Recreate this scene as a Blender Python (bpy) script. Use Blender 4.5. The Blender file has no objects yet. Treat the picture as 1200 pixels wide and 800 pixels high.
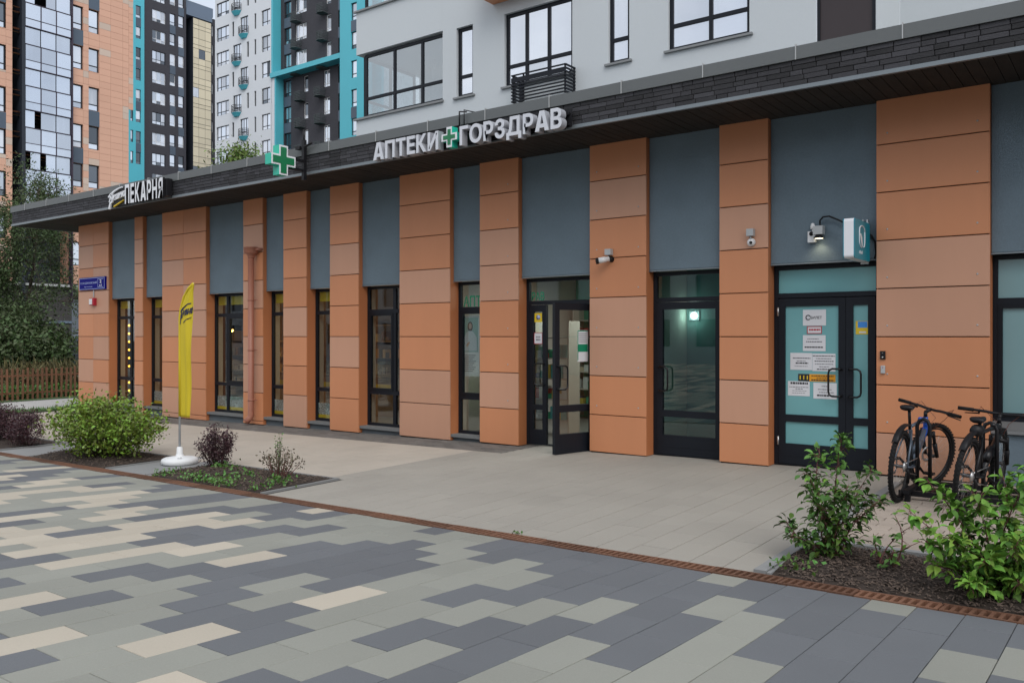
import bpy, math, random
import numpy as np
from mathutils import Vector, Matrix

random.seed(7)
rng = np.random.default_rng(7)
R = math.radians
S = bpy.context.scene
COL = S.collection

# ------------------------------------------------------------------ camera
CAM_Z = 1.64
cd = bpy.data.cameras.new('camera')
cd.sensor_width = 36.0
cd.lens = 29.7
cd.shift_y = -0.005
cd.clip_start = 0.05
cd.clip_end = 1500
cam = bpy.data.objects.new('camera', cd)
cam.location = (0, 0, CAM_Z)
cam.rotation_euler = (R(90), 0, R(36.7))
COL.objects.link(cam)
S.camera = cam

# ------------------------------------------------------------------ overcast daylight
SUN_EL, SUN_AZ = R(46), R(128)          # azimuth measured from +y towards +x: the sun stands behind the photographer, to the right
w = bpy.data.worlds.new('World')
S.world = w
w.use_nodes = True
nt = w.node_tree
nt.nodes.clear()
sky = nt.nodes.new('ShaderNodeTexSky')
sky.sky_type = 'NISHITA'
sky.sun_disc = False
sky.sun_elevation = SUN_EL
sky.sun_rotation = SUN_AZ
sky.air_density = 1.0
sky.dust_density = 3.0
tc = nt.nodes.new('ShaderNodeTexCoord')
mp = nt.nodes.new('ShaderNodeMapping')
mp.inputs['Scale'].default_value = (1, 1, 2.6)
nz = nt.nodes.new('ShaderNodeTexNoise')
nz.inputs['Scale'].default_value = 2.3
nz.inputs['Detail'].default_value = 6
nz.inputs['Roughness'].default_value = .55
cr = nt.nodes.new('ShaderNodeValToRGB')
cr.color_ramp.elements[0].position = .34
cr.color_ramp.elements[0].color = (5.3, 5.75, 6.5, 1)
cr.color_ramp.elements[1].position = .68
cr.color_ramp.elements[1].color = (8.6, 8.7, 8.9, 1)
mx = nt.nodes.new('ShaderNodeMixRGB')
mx.inputs['Fac'].default_value = .8
bg = nt.nodes.new('ShaderNodeBackground')
bg.inputs['Strength'].default_value = .1
wo = nt.nodes.new('ShaderNodeOutputWorld')
L = nt.links.new
L(tc.outputs['Generated'], mp.inputs['Vector'])
L(mp.outputs['Vector'], nz.inputs['Vector'])
L(nz.outputs['Fac'], cr.inputs['Fac'])
L(sky.outputs['Color'], mx.inputs['Color1'])
L(cr.outputs['Color'], mx.inputs['Color2'])
L(mx.outputs['Color'], bg.inputs['Color'])
L(bg.outputs['Background'], wo.inputs['Surface'])

sd = bpy.data.lights.new('sun', 'SUN')
sd.energy = .95
sd.angle = R(42)
sd.color = (1, .97, .93)
sun = bpy.data.objects.new('sun', sd)
sdir = Vector((math.sin(SUN_AZ) * math.cos(SUN_EL), math.cos(SUN_AZ) * math.cos(SUN_EL), math.sin(SUN_EL)))
sun.rotation_euler = sdir.to_track_quat('Z', 'Y').to_euler()
sun.location = (0, -10, 30)
COL.objects.link(sun)

S.view_settings.view_transform = 'Standard'
S.view_settings.look = 'None'
S.view_settings.exposure = 0.62
S.view_settings.gamma = 1
S.view_settings.use_curve_mapping = False
S.render.engine = 'CYCLES'
S.cycles.max_bounces = 8
S.cycles.transparent_max_bounces = 16

# ------------------------------------------------------------------ materials
MATS = {}


def mat(name, col, rough=.6, var=0., noise=(0, 0), big=(0, 0), bump=(0, 0), metal=0., spec=.5, island=0., emit=None, hue=0., stretch=None):
    """A procedural material: a base colour with per-object / per-piece variation, fine grain and large soft stains in world space."""
    if name in MATS:
        return MATS[name]
    m = bpy.data.materials.new(name)
    m.use_nodes = True
    t = m.node_tree
    n, l = t.nodes, t.links
    n.clear()
    out = n.new('ShaderNodeOutputMaterial')
    b = n.new('ShaderNodeBsdfPrincipled')
    l.new(b.outputs[0], out.inputs[0])
    b.inputs['Roughness'].default_value = rough
    b.inputs['Metallic'].default_value = metal
    b.inputs['Specular IOR Level'].default_value = spec
    geo = n.new('ShaderNodeNewGeometry')
    pos = geo.outputs['Position']
    if stretch:
        mpn = n.new('ShaderNodeMapping')
        mpn.inputs['Scale'].default_value = stretch
        l.new(pos, mpn.inputs['Vector'])
        pos = mpn.outputs['Vector']
    val = None

    def add(sock, amt):
        nonlocal val
        a = n.new('ShaderNodeMath')
        a.operation = 'MULTIPLY_ADD'
        l.new(sock, a.inputs[0])
        a.inputs[1].default_value = amt
        if val is None:
            a.inputs[2].default_value = 1 - amt / 2
        else:
            s = n.new('ShaderNodeMath')
            s.operation = 'SUBTRACT'
            l.new(val, s.inputs[0])
            s.inputs[1].default_value = amt / 2
            l.new(s.outputs[0], a.inputs[2])
        val = a.outputs[0]
    rnd = None
    if var:
        oi = n.new('ShaderNodeObjectInfo')
        rnd = oi.outputs['Random']
        add(rnd, var)
    if island:
        rnd = geo.outputs['Random Per Island']
        add(rnd, island)
    for (sc, am), det in ((noise, 4), (big, 3)):
        if am:
            x = n.new('ShaderNodeTexNoise')
            x.inputs['Scale'].default_value = sc
            x.inputs['Detail'].default_value = det
            l.new(pos, x.inputs['Vector'])
            add(x.outputs['Fac'], am)
    hsv = n.new('ShaderNodeHueSaturation')
    hsv.inputs['Color'].default_value = (*col, 1)
    if val is not None:
        l.new(val, hsv.inputs['Value'])
    if hue and rnd is not None:
        h = n.new('ShaderNodeMath')
        h.operation = 'MULTIPLY_ADD'
        l.new(rnd, h.inputs[0])
        h.inputs[1].default_value = hue
        h.inputs[2].default_value = .5 - hue / 2
        l.new(h.outputs[0], hsv.inputs['Hue'])
    l.new(hsv.outputs[0], b.inputs['Base Color'])
    if bump[1]:
        x = n.new('ShaderNodeTexNoise')
        x.inputs['Scale'].default_value = bump[0]
        x.inputs['Detail'].default_value = 5
        l.new(pos, x.inputs['Vector'])
        bp = n.new('ShaderNodeBump')
        bp.inputs['Strength'].default_value = bump[1]
        bp.inputs['Distance'].default_value = .01
        l.new(x.outputs['Fac'], bp.inputs['Height'])
        l.new(bp.outputs[0], b.inputs['Normal'])
    if emit:
        b.inputs['Emission Color'].default_value = (*emit[0], 1)
        b.inputs['Emission Strength'].default_value = emit[1]
    MATS[name] = m
    return m


def glass_mat(name, tint, refl=1.3, base=.03, rough=.01):
    m = bpy.data.materials.new(name)
    m.use_nodes = True
    t = m.node_tree
    n, l = t.nodes, t.links
    n.clear()
    out = n.new('ShaderNodeOutputMaterial')
    tr = n.new('ShaderNodeBsdfTransparent')
    tr.inputs[0].default_value = (*tint, 1)
    gl = n.new('ShaderNodeBsdfGlossy')
    gl.inputs['Roughness'].default_value = rough
    gl.inputs['Color'].default_value = (.9, .95, .97, 1)
    fr = n.new('ShaderNodeFresnel')
    fr.inputs[0].default_value = 1.5
    ma = n.new('ShaderNodeMath')
    ma.operation = 'MULTIPLY_ADD'
    ma.use_clamp = True
    ma.inputs[1].default_value = refl
    ma.inputs[2].default_value = base
    l.new(fr.outputs[0], ma.inputs[0])
    ge = n.new('ShaderNodeNewGeometry')      # the inner side of a pane must not mirror the room
    inv = n.new('ShaderNodeMath')
    inv.operation = 'SUBTRACT'
    inv.inputs[0].default_value = 1
    l.new(ge.outputs['Backfacing'], inv.inputs[1])
    mul = n.new('ShaderNodeMath')
    mul.operation = 'MULTIPLY'
    l.new(ma.outputs[0], mul.inputs[0])
    l.new(inv.outputs[0], mul.inputs[1])
    mxs = n.new('ShaderNodeMixShader')
    l.new(mul.outputs[0], mxs.inputs[0])
    l.new(tr.outputs[0], mxs.inputs[1])
    l.new(gl.outputs[0], mxs.inputs[2])
    l.new(mxs.outputs[0], out.inputs[0])
    MATS[name] = m
    return m


def coated_mat(name, body, refl_col, fac, var=.5):
    """Coated flat-block window glass: a mirror-like coat over a dim or curtained room, different from flat to flat."""
    m = bpy.data.materials.new(name)
    m.use_nodes = True
    t = m.node_tree
    n, l = t.nodes, t.links
    n.clear()
    out = n.new('ShaderNodeOutputMaterial')
    oi = n.new('ShaderNodeObjectInfo')
    geo = n.new('ShaderNodeNewGeometry')
    nz_ = n.new('ShaderNodeTexNoise')
    nz_.inputs['Scale'].default_value = .9
    mpn = n.new('ShaderNodeMapping')
    mpn.inputs['Scale'].default_value = (1.6, 1.6, .25)
    l.new(geo.outputs['Position'], mpn.inputs['Vector'])
    l.new(mpn.outputs[0], nz_.inputs['Vector'])
    ad = n.new('ShaderNodeMath')
    ad.operation = 'MULTIPLY_ADD'
    l.new(nz_.outputs['Fac'], ad.inputs[0])
    ad.inputs[1].default_value = .9
    l.new(oi.outputs['Random'], ad.inputs[2])
    crp = n.new('ShaderNodeValToRGB')
    crp.color_ramp.elements[0].position = .55
    crp.color_ramp.elements[0].color = (*[c * .25 for c in body], 1)
    crp.color_ramp.elements[1].position = .95
    crp.color_ramp.elements[1].color = (*body, 1)
    l.new(ad.outputs[0], crp.inputs[0])
    d = n.new('ShaderNodeBsdfDiffuse')
    l.new(crp.outputs[0], d.inputs[0])
    g = n.new('ShaderNodeBsdfGlossy')
    g.inputs['Roughness'].default_value = .02
    g.inputs['Color'].default_value = (*refl_col, 1)
    ms = n.new('ShaderNodeMixShader')
    f = n.new('ShaderNodeMath')
    f.operation = 'MULTIPLY_ADD'
    l.new(oi.outputs['Random'], f.inputs[0])
    f.inputs[1].default_value = var * fac
    f.inputs[2].default_value = fac * (1 - var / 2)
    l.new(f.outputs[0], ms.inputs[0])
    l.new(d.outputs[0], ms.inputs[1])
    l.new(g.outputs[0], ms.inputs[2])
    l.new(ms.outputs[0], out.inputs[0])
    MATS[name] = m
    return m


def vinyl_mat(name, scale, c0, c1):
    """Flat printed film: white doodles on a dark ground."""
    m = mat(name, c0, .5)
    n, l = m.node_tree.nodes, m.node_tree.links
    b = next(x for x in n if x.type == 'BSDF_PRINCIPLED')
    geo = n.new('ShaderNodeNewGeometry')
    v = n.new('ShaderNodeTexVoronoi')
    v.feature = 'DISTANCE_TO_EDGE'
    v.inputs['Scale'].default_value = scale
    l.new(geo.outputs['Position'], v.inputs['Vector'])
    r_ = n.new('ShaderNodeValToRGB')
    r_.color_ramp.interpolation = 'CONSTANT'
    r_.color_ramp.elements[0].color = (*c1, 1)
    r_.color_ramp.elements[1].position = .14
    r_.color_ramp.elements[1].color = (*c0, 1)
    e = r_.color_ramp.elements.new(.3)
    e.color = (*c1, 1)
    l.new(v.outputs['Distance'], r_.inputs[0])
    l.new(r_.outputs[0], b.inputs['Base Color'])
    return m


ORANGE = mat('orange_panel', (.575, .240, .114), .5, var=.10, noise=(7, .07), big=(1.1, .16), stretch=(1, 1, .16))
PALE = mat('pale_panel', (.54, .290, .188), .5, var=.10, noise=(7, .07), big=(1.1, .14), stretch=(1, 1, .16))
RETURN = mat('shaded_orange_return_panel', (.49, .178, .072), .5, var=.06, big=(.8, .1))  # deeper copy of the panel orange: shade on the returns is in the colour
DARKGAP = mat('dark_gap', (.03, .022, .018), .9)
BLUE = mat('slate_render', (.135, .186, .225), .8, noise=(40, .22), big=(1.7, .34), bump=(160, .5))
NAVY = mat('navy_frame_paint', (.008, .0105, .016), .5, spec=.25, noise=(30, .15), big=(1.5, .15))
NAVY2 = mat('navy_sash_paint', (.006, .008, .012), .5, spec=.25)
SILL = mat('grey_sill_stone', (.16, .165, .165), .7, noise=(40, .2))
PLINTH = mat('dark_plinth_render', (.11, .13, .145), .85, noise=(50, .2), big=(2, .3))
BRICK = mat('dark_clinker_brick', (.032, .032, .037), .78, var=1.1, noise=(55, .6), big=(6, .4), bump=(80, .5))
BRICK_S = mat('dark_clinker_brick_far', (.032, .032, .038), .72, island=.75, noise=(70, .45))
MORTAR = mat('black_mortar', (.011, .011, .011), .95)
SOFFIT = mat('dark_soffit_board', (.018, .0148, .0125), .85, noise=(9, 1.1), big=(3, .6), bump=(14, 1.0), stretch=(1, .35, 1))
COPING = mat('grey_coping_metal', (.128, .138, .140), .5, noise=(25, .1), big=(1.2, .18), metal=.25)
SEAM = mat('bright_coping_seam', (.42, .43, .43), .4, metal=.3)
DRIP = mat('drip_edge_metal', (.20, .23, .25), .4, metal=.3)
WHITE_R = mat('white_render', (.545, .585, .61), .85, noise=(45, .06), big=(.35, .09), bump=(140, .35), stretch=(1, 1, .6))
SILL_M = mat('grey_metal_sill', (.22, .23, .235), .5, metal=.2)
TOWER_O = mat('tower_orange_cladding', (.66, .385, .275), .6, island=.08, big=(.15, .14))
TOWER_P = mat('tower_pale_tile', (.58, .46, .38), .6, island=.1)
TOWER_NAVY = mat('tower_navy_panel', (.075, .105, .145), .55, var=.2)
TOWER_DARK = mat('tower_dark_recess', (.016, .022, .034), .6)
TOWER_PLUM = mat('tower_plum_mullion', (.035, .022, .04), .5)
TEAL = mat('teal_cladding', (.085, .47, .57), .55, noise=(.6, .1), big=(.2, .08))
CLINKER = mat('tower_dark_brick', (.045, .045, .055), .8, noise=(4.5, .5), big=(.3, .15), bump=(8, .6))
CREAM = mat('cream_spandrel_glass', (.66, .59, .43), .3, var=.15, island=.12)
SLATEBAND = mat('slate_blue_parapet', (.13, .175, .24), .5)
TOWER_W = mat('tower_white_render', (.66, .70, .74), .85, big=(.12, .06))
WIN_DARK = mat('tower_window_frame', (.02, .024, .032), .5)
WIN_WHITE = mat('white_window_frame', (.7, .72, .74), .5)
PANE = coated_mat('coated_pane', (.30, .33, .38), (.86, .92, 1.0), .62, .4)
PANE_W = coated_mat('curtained_pane', (.62, .63, .66), (.86, .92, 1.0), .45, .5)
PANE_D = coated_mat('dark_pane', (.02, .022, .03), (.8, .9, 1.0), .16, .5)
PANE_UP = coated_mat('upper_flat_pane', (.34, .36, .40), (.90, .94, 1.0), .62, .15)
LOGGIA = coated_mat('loggia_mirror_glass', (.24, .28, .35), (.80, .87, .97), .62, .25)
GLASS = glass_mat('shop_glass', (.80, .84, .82), 1.5, .05)
GLASS_T = glass_mat('teal_tinted_glass', (.55, .72, .70), 1.3, .05)
GLASS_U = glass_mat('upper_corner_glass', (.75, .8, .82), 2.2, .22)
FROST = mat('teal_frosted_film', (.16, .39, .41), .22, noise=(3, .06), big=(.9, .22), spec=.6)
FROST_G = mat('grey_teal_frosted_film', (.19, .33, .35), .22, big=(.9, .22), spec=.6)
BLACK = mat('black_paint', (.008, .008, .010), .5, spec=.3)
BLACK_M = mat('black_handle_metal', (.014, .014, .016), .3, metal=.4)
DARKSTEEL = mat('dark_hub_metal', (.12, .12, .125), .4, metal=.7)
STEEL = mat('brushed_steel', (.5, .5, .5), .35, metal=.9)
PLASTIC_W = mat('white_plastic', (.72, .73, .74), .4)
PLASTIC_G = mat('grey_plastic', (.42, .44, .45), .45)
PAPER = mat('white_paper', (.68, .69, .72), .8, var=.08, big=(3, .06))
INK = mat('black_ink', (.02, .02, .025), .8)
INK_L = mat('grey_ink', (.16, .16, .18), .8)
RED = mat('red_print', (.42, .015, .035), .6)
YELLOW = mat('yellow_print', (.72, .52, .02), .6)
AMBER = mat('amber_print', (.75, .33, .015), .6)
SKYBLUE = mat('blue_print', (.05, .26, .70), .6)
GREEN_P = mat('green_print', (.0, .22, .11), .6)
GREEN_S = mat('green_sign_face', (.008, .17, .065), .4, big=(3, .1))
GREEN_E = mat('turquoise_sign_edge', (.02, .50, .36), .35)
SIGN_W = mat('white_sign_face', (.74, .76, .80), .4)
SIGN_G = mat('grey_white_letter_face', (.62, .645, .70), .45, noise=(12, .06))
SIGN_GS = mat('grey_letter_side', (.36, .375, .41), .5)
SIGN_TEAL = mat('teal_sign_face', (.008, .235, .325), .35)
PLATE = mat('blue_plate', (.006, .006, .20), .6, spec=.1)
PLATE_T = mat('pale_blue_lettering', (.42, .5, .8), .5)
TERRA = mat('terracotta_pipe_paint', (.34, .138, .09), .45, noise=(20, .12))
DARKPAV = mat('dark_paver', (.120, .129, .140), .75, var=.13, noise=(120, .22), big=(.75, .30), bump=(300, .25))
MIDPAV = mat('mid_grey_paver', (.255, .260, .228), .78, var=.12, noise=(120, .22), big=(.75, .30), bump=(300, .25))
BEIGEPAV = mat('beige_paver', (.445, .402, .328), .78, var=.12, noise=(120, .22), big=(.75, .30), bump=(300, .25))
GREYPAV = mat('warm_grey_slab', (.31, .292, .256), .8, var=.055, noise=(110, .22), big=(.75, .30), bump=(300, .25))
SANDPAV = mat('sand_slab', (.42, .378, .322), .8, var=.06, noise=(110, .22), big=(.75, .30), bump=(300, .25))
DARKPAV_S = mat('dark_paver_far', (.120, .129, .140), .75, island=.13, noise=(120, .22), big=(.75, .30))
MIDPAV_S = mat('mid_grey_paver_far', (.255, .260, .228), .78, island=.12, noise=(120, .22), big=(.75, .30))
BEIGEPAV_S = mat('beige_paver_far', (.445, .402, .328), .78, island=.12, noise=(120, .22), big=(.75, .30))
GREYPAV_S = mat('warm_grey_slab_far', (.31, .292, .256), .8, island=.055, noise=(110, .22), big=(.75, .30))
SANDPAV_S = mat('sand_slab_far', (.42, .378, .322), .8, island=.06, noise=(110, .22), big=(.75, .30))
SMALLPAV = mat('small_dark_sett', (.13, .122, .112), .85, island=.4, noise=(90, .2), big=(1, .3))
BRICKPAV = mat('buff_clay_paver', (.33, .28, .235), .85, var=.2, island=.2, noise=(90, .15), big=(1, .2))
JOINT = mat('joint_sand', (.03, .027, .024), .95, noise=(40, .5))
KERB = mat('grey_kerb_stone', (.23, .235, .235), .85, noise=(60, .2), big=(2, .2))
RUST = mat('rusty_grate_iron', (.165, .080, .048), .7, var=.5, noise=(45, .7), big=(4, .5), metal=.15)
PIT = mat('drain_dark', (.008, .007, .006), .95)
SOIL = mat('dark_soil', (.035, .024, .018), .95, noise=(30, .6), bump=(40, 1))
BARK = mat('bark_chip', (.088, .064, .05), .9, island=1.1, noise=(60, .3))
ASPHALT = mat('asphalt', (.055, .055, .055), .9, noise=(30, .3))
TRUNK = mat('tree_bark', (.055, .042, .032), .9, noise=(12, .5))
STEM = mat('red_stem', (.14, .05, .045), .7, noise=(30, .3))
STEM_D = mat('dark_stem', (.06, .035, .03), .8)
LEAF_G = mat('dogwood_leaf', (.125, .25, .035), .6, spec=.3, var=.9, island=.35, hue=.05)
LEAF_G2 = mat('dark_dogwood_leaf', (.092, .20, .040), .6, spec=.3, var=.9, island=.35, hue=.04)
LEAF_Y = mat('yellow_green_leaf', (.145, .215, .022), .5, island=1.3, hue=.07)
LEAF_R = mat('purple_barberry_leaf', (.048, .017, .024), .55, island=.9, hue=.05)
LEAF_P = mat('pinkish_twig_leaf', (.085, .075, .04), .6, island=.8, hue=.06)
LEAF_T = mat('dusty_tree_leaf', (.055, .086, .026), .6, island=.9, hue=.06)
LEAF_T2 = mat('bright_tree_leaf', (.13, .20, .035), .55, island=.8, hue=.06)
LEAF_C = mat('ground_cover_leaf', (.085, .19, .035), .5, island=.8, hue=.06)
GRASS = mat('dry_grass', (.12, .105, .04), .8, island=.6)
LAWN = mat('lawn', (.05, .09, .025), .9, noise=(20, .5))
PICKET = mat('rust_brown_picket', (.17, .075, .038), .7, var=.4, noise=(20, .3))
PALECAP = mat('pale_wall_cap', (.42, .43, .43), .8)
DKSTONE = mat('dark_stone_cladding', (.05, .046, .046), .85, noise=(3, .7), big=(.8, .4), stretch=(1, 1, 3.5))
INT_W = mat('interior_wall', (.50, .46, .40), .9)
INT_D = mat('interior_dark_wall', (.14, .10, .075), .9, big=(1, .5))
INT_G = mat('interior_green_wall', (.10, .38, .26), .8)
INT_F = mat('interior_floor_tile', (.22, .21, .195), .4)
WOOD = mat('shelf_wood', (.33, .20, .10), .6, noise=(12, .3))
LAMPWARM = mat('warm_bulb_glow', (1, .75, .3), .5, emit=((1, .50, .10), 9))
LAMPAMBER = mat('amber_bulb_glow', (1, .6, .1), .5, emit=((1, .47, .05), 2.6))
LAMPWHITE = mat('white_tube_glow', (1, 1, 1), .5, emit=((.92, 1, .98), 5))
LAMPSPOT = mat('warm_spot_glow', (1, .95, .8), .5, emit=((1, .88, .62), 2.2))
TYRE = mat('black_tyre_rubber', (.011, .011, .012), .8, spec=.25, noise=(50, .3))
BIKE_K = mat('black_bike_paint', (.008, .008, .010), .3, spec=.35)
BIKE_B = mat('blue_bike_paint', (.01, .07, .36), .3)
BIKE_G = mat('silver_blue_bike_paint', (.09, .115, .15), .3, metal=.3)
FLAG = mat('yellow_flag_cloth', (.60, .47, .018), .75, noise=(6, .06), big=(2, .1))
FLAGINK = mat('navy_flag_print', (.015, .02, .07), .7)
BASE_W = mat('white_flag_base', (.72, .74, .75), .5, noise=(8, .06), big=(3, .1))

# ------------------------------------------------------------------ mesh helpers


class MB:
    """Collects boxes, bars, tubes and polygons for ONE mesh object."""

    def __init__(s):
        s.v, s.f, s.m, s.sm = [], [], [], []

    def add(s, vs, fs, mi=0, smooth=False):
        o = len(s.v)
        s.v += [tuple(p) for p in vs]
        for f in fs:
            s.f.append([o + i for i in f])
            s.m.append(mi)
            s.sm.append(smooth)
        return s

    def box(s, x0, x1, y0, y1, z0, z1, mi=0):
        vs = [(x0, y0, z0), (x1, y0, z0), (x1, y1, z0), (x0, y1, z0), (x0, y0, z1), (x1, y0, z1), (x1, y1, z1), (x0, y1, z1)]
        return s.add(vs, [(0, 3, 2, 1), (4, 5, 6, 7), (0, 1, 5, 4), (1, 2, 6, 5), (2, 3, 7, 6), (3, 0, 4, 7)], mi)

    def slab(s, x0, x1, y0, y1, zt, h, c=.003, mi=0):
        """A paver: a box whose top edge is chamfered."""
        z0, zc = zt - h, zt - c
        vs = [(x0, y0, z0), (x1, y0, z0), (x1, y1, z0), (x0, y1, z0), (x0, y0, zc), (x1, y0, zc), (x1, y1, zc), (x0, y1, zc),
              (x0 + c, y0 + c, zt), (x1 - c, y0 + c, zt), (x1 - c, y1 - c, zt), (x0 + c, y1 - c, zt)]
        fs = [(8, 9, 10, 11)]
        for a in range(4):
            b = (a + 1) % 4
            fs += [(a, b, 4 + b, 4 + a), (4 + a, 4 + b, 8 + b, 8 + a)]
        return s.add(vs, fs, mi)

    def face_panel(s, x0, x1, z0, z1, yf, yb, c=.003, mi=0):
        """A cladding panel facing -y with chamfered edges."""
        vs = [(x0, yb, z0), (x1, yb, z0), (x1, yb, z1), (x0, yb, z1), (x0, yf + c, z0), (x1, yf + c, z0), (x1, yf + c, z1), (x0, yf + c, z1),
              (x0 + c, yf, z0 + c), (x1 - c, yf, z0 + c), (x1 - c, yf, z1 - c), (x0 + c, yf, z1 - c)]
        fs = [(8, 9, 10, 11)]
        for a in range(4):
            b = (a + 1) % 4
            fs += [(a, b, 4 + b, 4 + a), (4 + a, 4 + b, 8 + b, 8 + a)]
        return s.add(vs, fs, mi)

    def obox(s, M, sx, sy, sz, mi=0):
        """A box of size sx, sy, sz centred on matrix M."""
        c = [(-1, -1, -1), (1, -1, -1), (1, 1, -1), (-1, 1, -1), (-1, -1, 1), (1, -1, 1), (1, 1, 1), (-1, 1, 1)]
        vs = [M @ Vector((a * sx / 2, b * sy / 2, d * sz / 2)) for a, b, d in c]
        return s.add(vs, [(0, 3, 2, 1), (4, 5, 6, 7), (0, 1, 5, 4), (1, 2, 6, 5), (2, 3, 7, 6), (3, 0, 4, 7)], mi)

    def bar(s, p, q, wx, wy, mi=0):
        p, q = Vector(p), Vector(q)
        d = q - p
        M = Matrix.Translation((p + q) / 2) @ d.to_track_quat('Z', 'Y').to_matrix().to_4x4()
        return s.obox(M, wx, wy, d.length, mi)

    def tube(s, pts, r, n=8, mi=0, closed=False, smooth=True):
        pts = [Vector(p) for p in pts]
        rs = r if isinstance(r, (list, tuple)) else [r] * len(pts)
        k = len(pts)
        up = Vector((0, 0, 1))
        vs = []
        prev = None
        for i, p in enumerate(pts):
            if closed:
                d = pts[(i + 1) % k] - pts[i - 1]
            else:
                d = pts[min(i + 1, k - 1)] - pts[max(i - 1, 0)]
            if d.length < 1e-9:
                d = Vector((0, 0, 1))
            d.normalize()
            if prev is None:
                a = d.cross(up)
                if a.length < 1e-3:
                    a = d.cross(Vector((1, 0, 0)))
            else:
                a = prev - d * prev.dot(d)
                if a.length < 1e-6:
                    a = d.cross(up)
            a.normalize()
            prev = a
            b = d.cross(a)
            for j in range(n):
                t = 2 * math.pi * j / n
                vs.append(p + (a * math.cos(t) + b * math.sin(t)) * rs[i])
        fs = []
        for i in range(k if closed else k - 1):
            i2 = (i + 1) % k
            for j in range(n):
                j2 = (j + 1) % n
                fs.append((i * n + j, i2 * n + j, i2 * n + j2, i * n + j2))
        if not closed:
            fs += [tuple(range(n - 1, -1, -1)) if False else tuple(range(n)), tuple(range((k - 1) * n, k * n))[::-1]]
        return s.add(vs, fs, mi, smooth)

    def lathe(s, prof, c=(0, 0, 0), n=24, mi=0, axis='z', smooth=True):
        vs = []
        for r_, h in prof:
            for j in range(n):
                t = 2 * math.pi * j / n
                a, b = r_ * math.cos(t), r_ * math.sin(t)
                p = (a, b, h) if axis == 'z' else ((h, a, b) if axis == 'x' else (b, h, a))
                vs.append((p[0] + c[0], p[1] + c[1], p[2] + c[2]))
        fs = []
        for i in range(len(prof) - 1):
            for j in range(n):
                j2 = (j + 1) % n
                fs.append((i * n + j, i * n + j2, (i + 1) * n + j2, (i + 1) * n + j))
        if abs(prof[0][0] - prof[-1][0]) + abs(prof[0][1] - prof[-1][1]) < 1e-6:
            return s.add(vs, fs, mi, smooth)      # a closed ring has no caps
        if prof[0][0] > 0:
            fs.append(tuple(range(n))[::-1])
        if prof[-1][0] > 0:
            fs.append(tuple(range((len(prof) - 1) * n, len(prof) * n)))
        return s.add(vs, fs, mi, smooth)

    def prism(s, poly, fn, d0, d1, mi=0, mi_side=None):
        """A 2-D outline (counter-clockwise) given thickness: fn(u, v, d) -> point."""
        n = len(poly)
        vs = [fn(u, v, d0) for u, v in poly] + [fn(u, v, d1) for u, v in poly]
        s.add(vs, [tuple(range(n))], mi)
        o = len(s.v) - 2 * n
        ms = mi if mi_side is None else mi_side
        s.f.append([o + n + i for i in range(n)][::-1])
        s.m.append(mi)
        s.sm.append(False)
        for i in range(n):
            j = (i + 1) % n
            s.f.append([o + j, o + i, o + n + i, o + n + j])
            s.m.append(ms)
            s.sm.append(False)
        return s

    def mesh(s, name, mats):
        me = bpy.data.meshes.new(name)
        me.from_pydata(s.v, [], s.f)
        for m in (mats if isinstance(mats, (list, tuple)) else [mats]):
            me.materials.append(m)
        me.polygons.foreach_set('material_index', s.m)
        me.polygons.foreach_set('use_smooth', s.sm)
        me.update()
        return me


WO = {}     # world position of every object's origin (nothing with children is rotated unless stated)


def put(name, me, parent=None, loc=(0, 0, 0), rot=None, kind=None, label=None):
    """Link a mesh as one object at a world position, under its thing or part."""
    o = bpy.data.objects.new(name, me)
    COL.objects.link(o)
    loc = Vector(loc)
    if parent is not None:
        o.parent = parent
        o.location = loc - WO[parent]
    else:
        o.location = loc
    if rot:
        o.rotation_euler = rot
    WO[o] = loc
    if kind:
        o['kind'] = kind
    if label:
        o['label'] = label
    return o


def obj(name, mb, mats, parent=None, **k):
    return put(name, mb.mesh(name, mats), parent, **k)


def tag(o, label, cat, group=None):
    o['label'] = label
    o['category'] = cat
    if group:
        o['group'] = group
    return o


def thing(name, label, cat, loc=(0, 0, 0), group=None):
    o = bpy.data.objects.new(name, None)
    o.empty_display_size = .2
    COL.objects.link(o)
    o.location = loc
    WO[o] = Vector(loc)
    return tag(o, label, cat, group)


def kids(o):
    return [c for c in bpy.data.objects if c.parent == o]


def lerp(a, b, t):
    return a + (b - a) * t


def gz(x, y):
    """Height of the forecourt, which falls gently along the shops."""
    return .0115 * (max(-60, min(15, x)) + 2.51) + .01 * (min(y, 14) - 10.55)


TH = R(36.7)
FPX, CS, SN = 990., math.cos(TH), math.sin(TH)


def pix_area(x, y, z, wx, wy):
    """About how large a flat piece shows in the photograph (for choosing which pieces become objects); 0 outside the frame."""
    d = -SN * x + CS * y
    if d < .5:
        return 0
    u = 600 + FPX * (CS * x + SN * y) / d
    v = 394 - FPX * (z - CAM_Z) / d
    if not (-60 < u < 1260 and -60 < v < 880):
        return 0
    return wx * wy * FPX * FPX / d ** 2 * abs(CAM_Z - z) / d


def text_mesh(s_, size, extrude=.002, offset=0., fat=None):
    cu = bpy.data.curves.new('lettering', 'FONT')
    cu.body = s_
    cu.size = size
    cu.extrude = extrude
    cu.offset = offset
    cu.resolution_u = 3
    o = bpy.data.objects.new('lettering', cu)
    me = bpy.data.meshes.new_from_object(o)
    bpy.data.objects.remove(o)
    n = len(me.vertices)
    co = np.empty(n * 3)
    me.vertices.foreach_get('co', co)
    return me, co.reshape(-1, 3)


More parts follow.
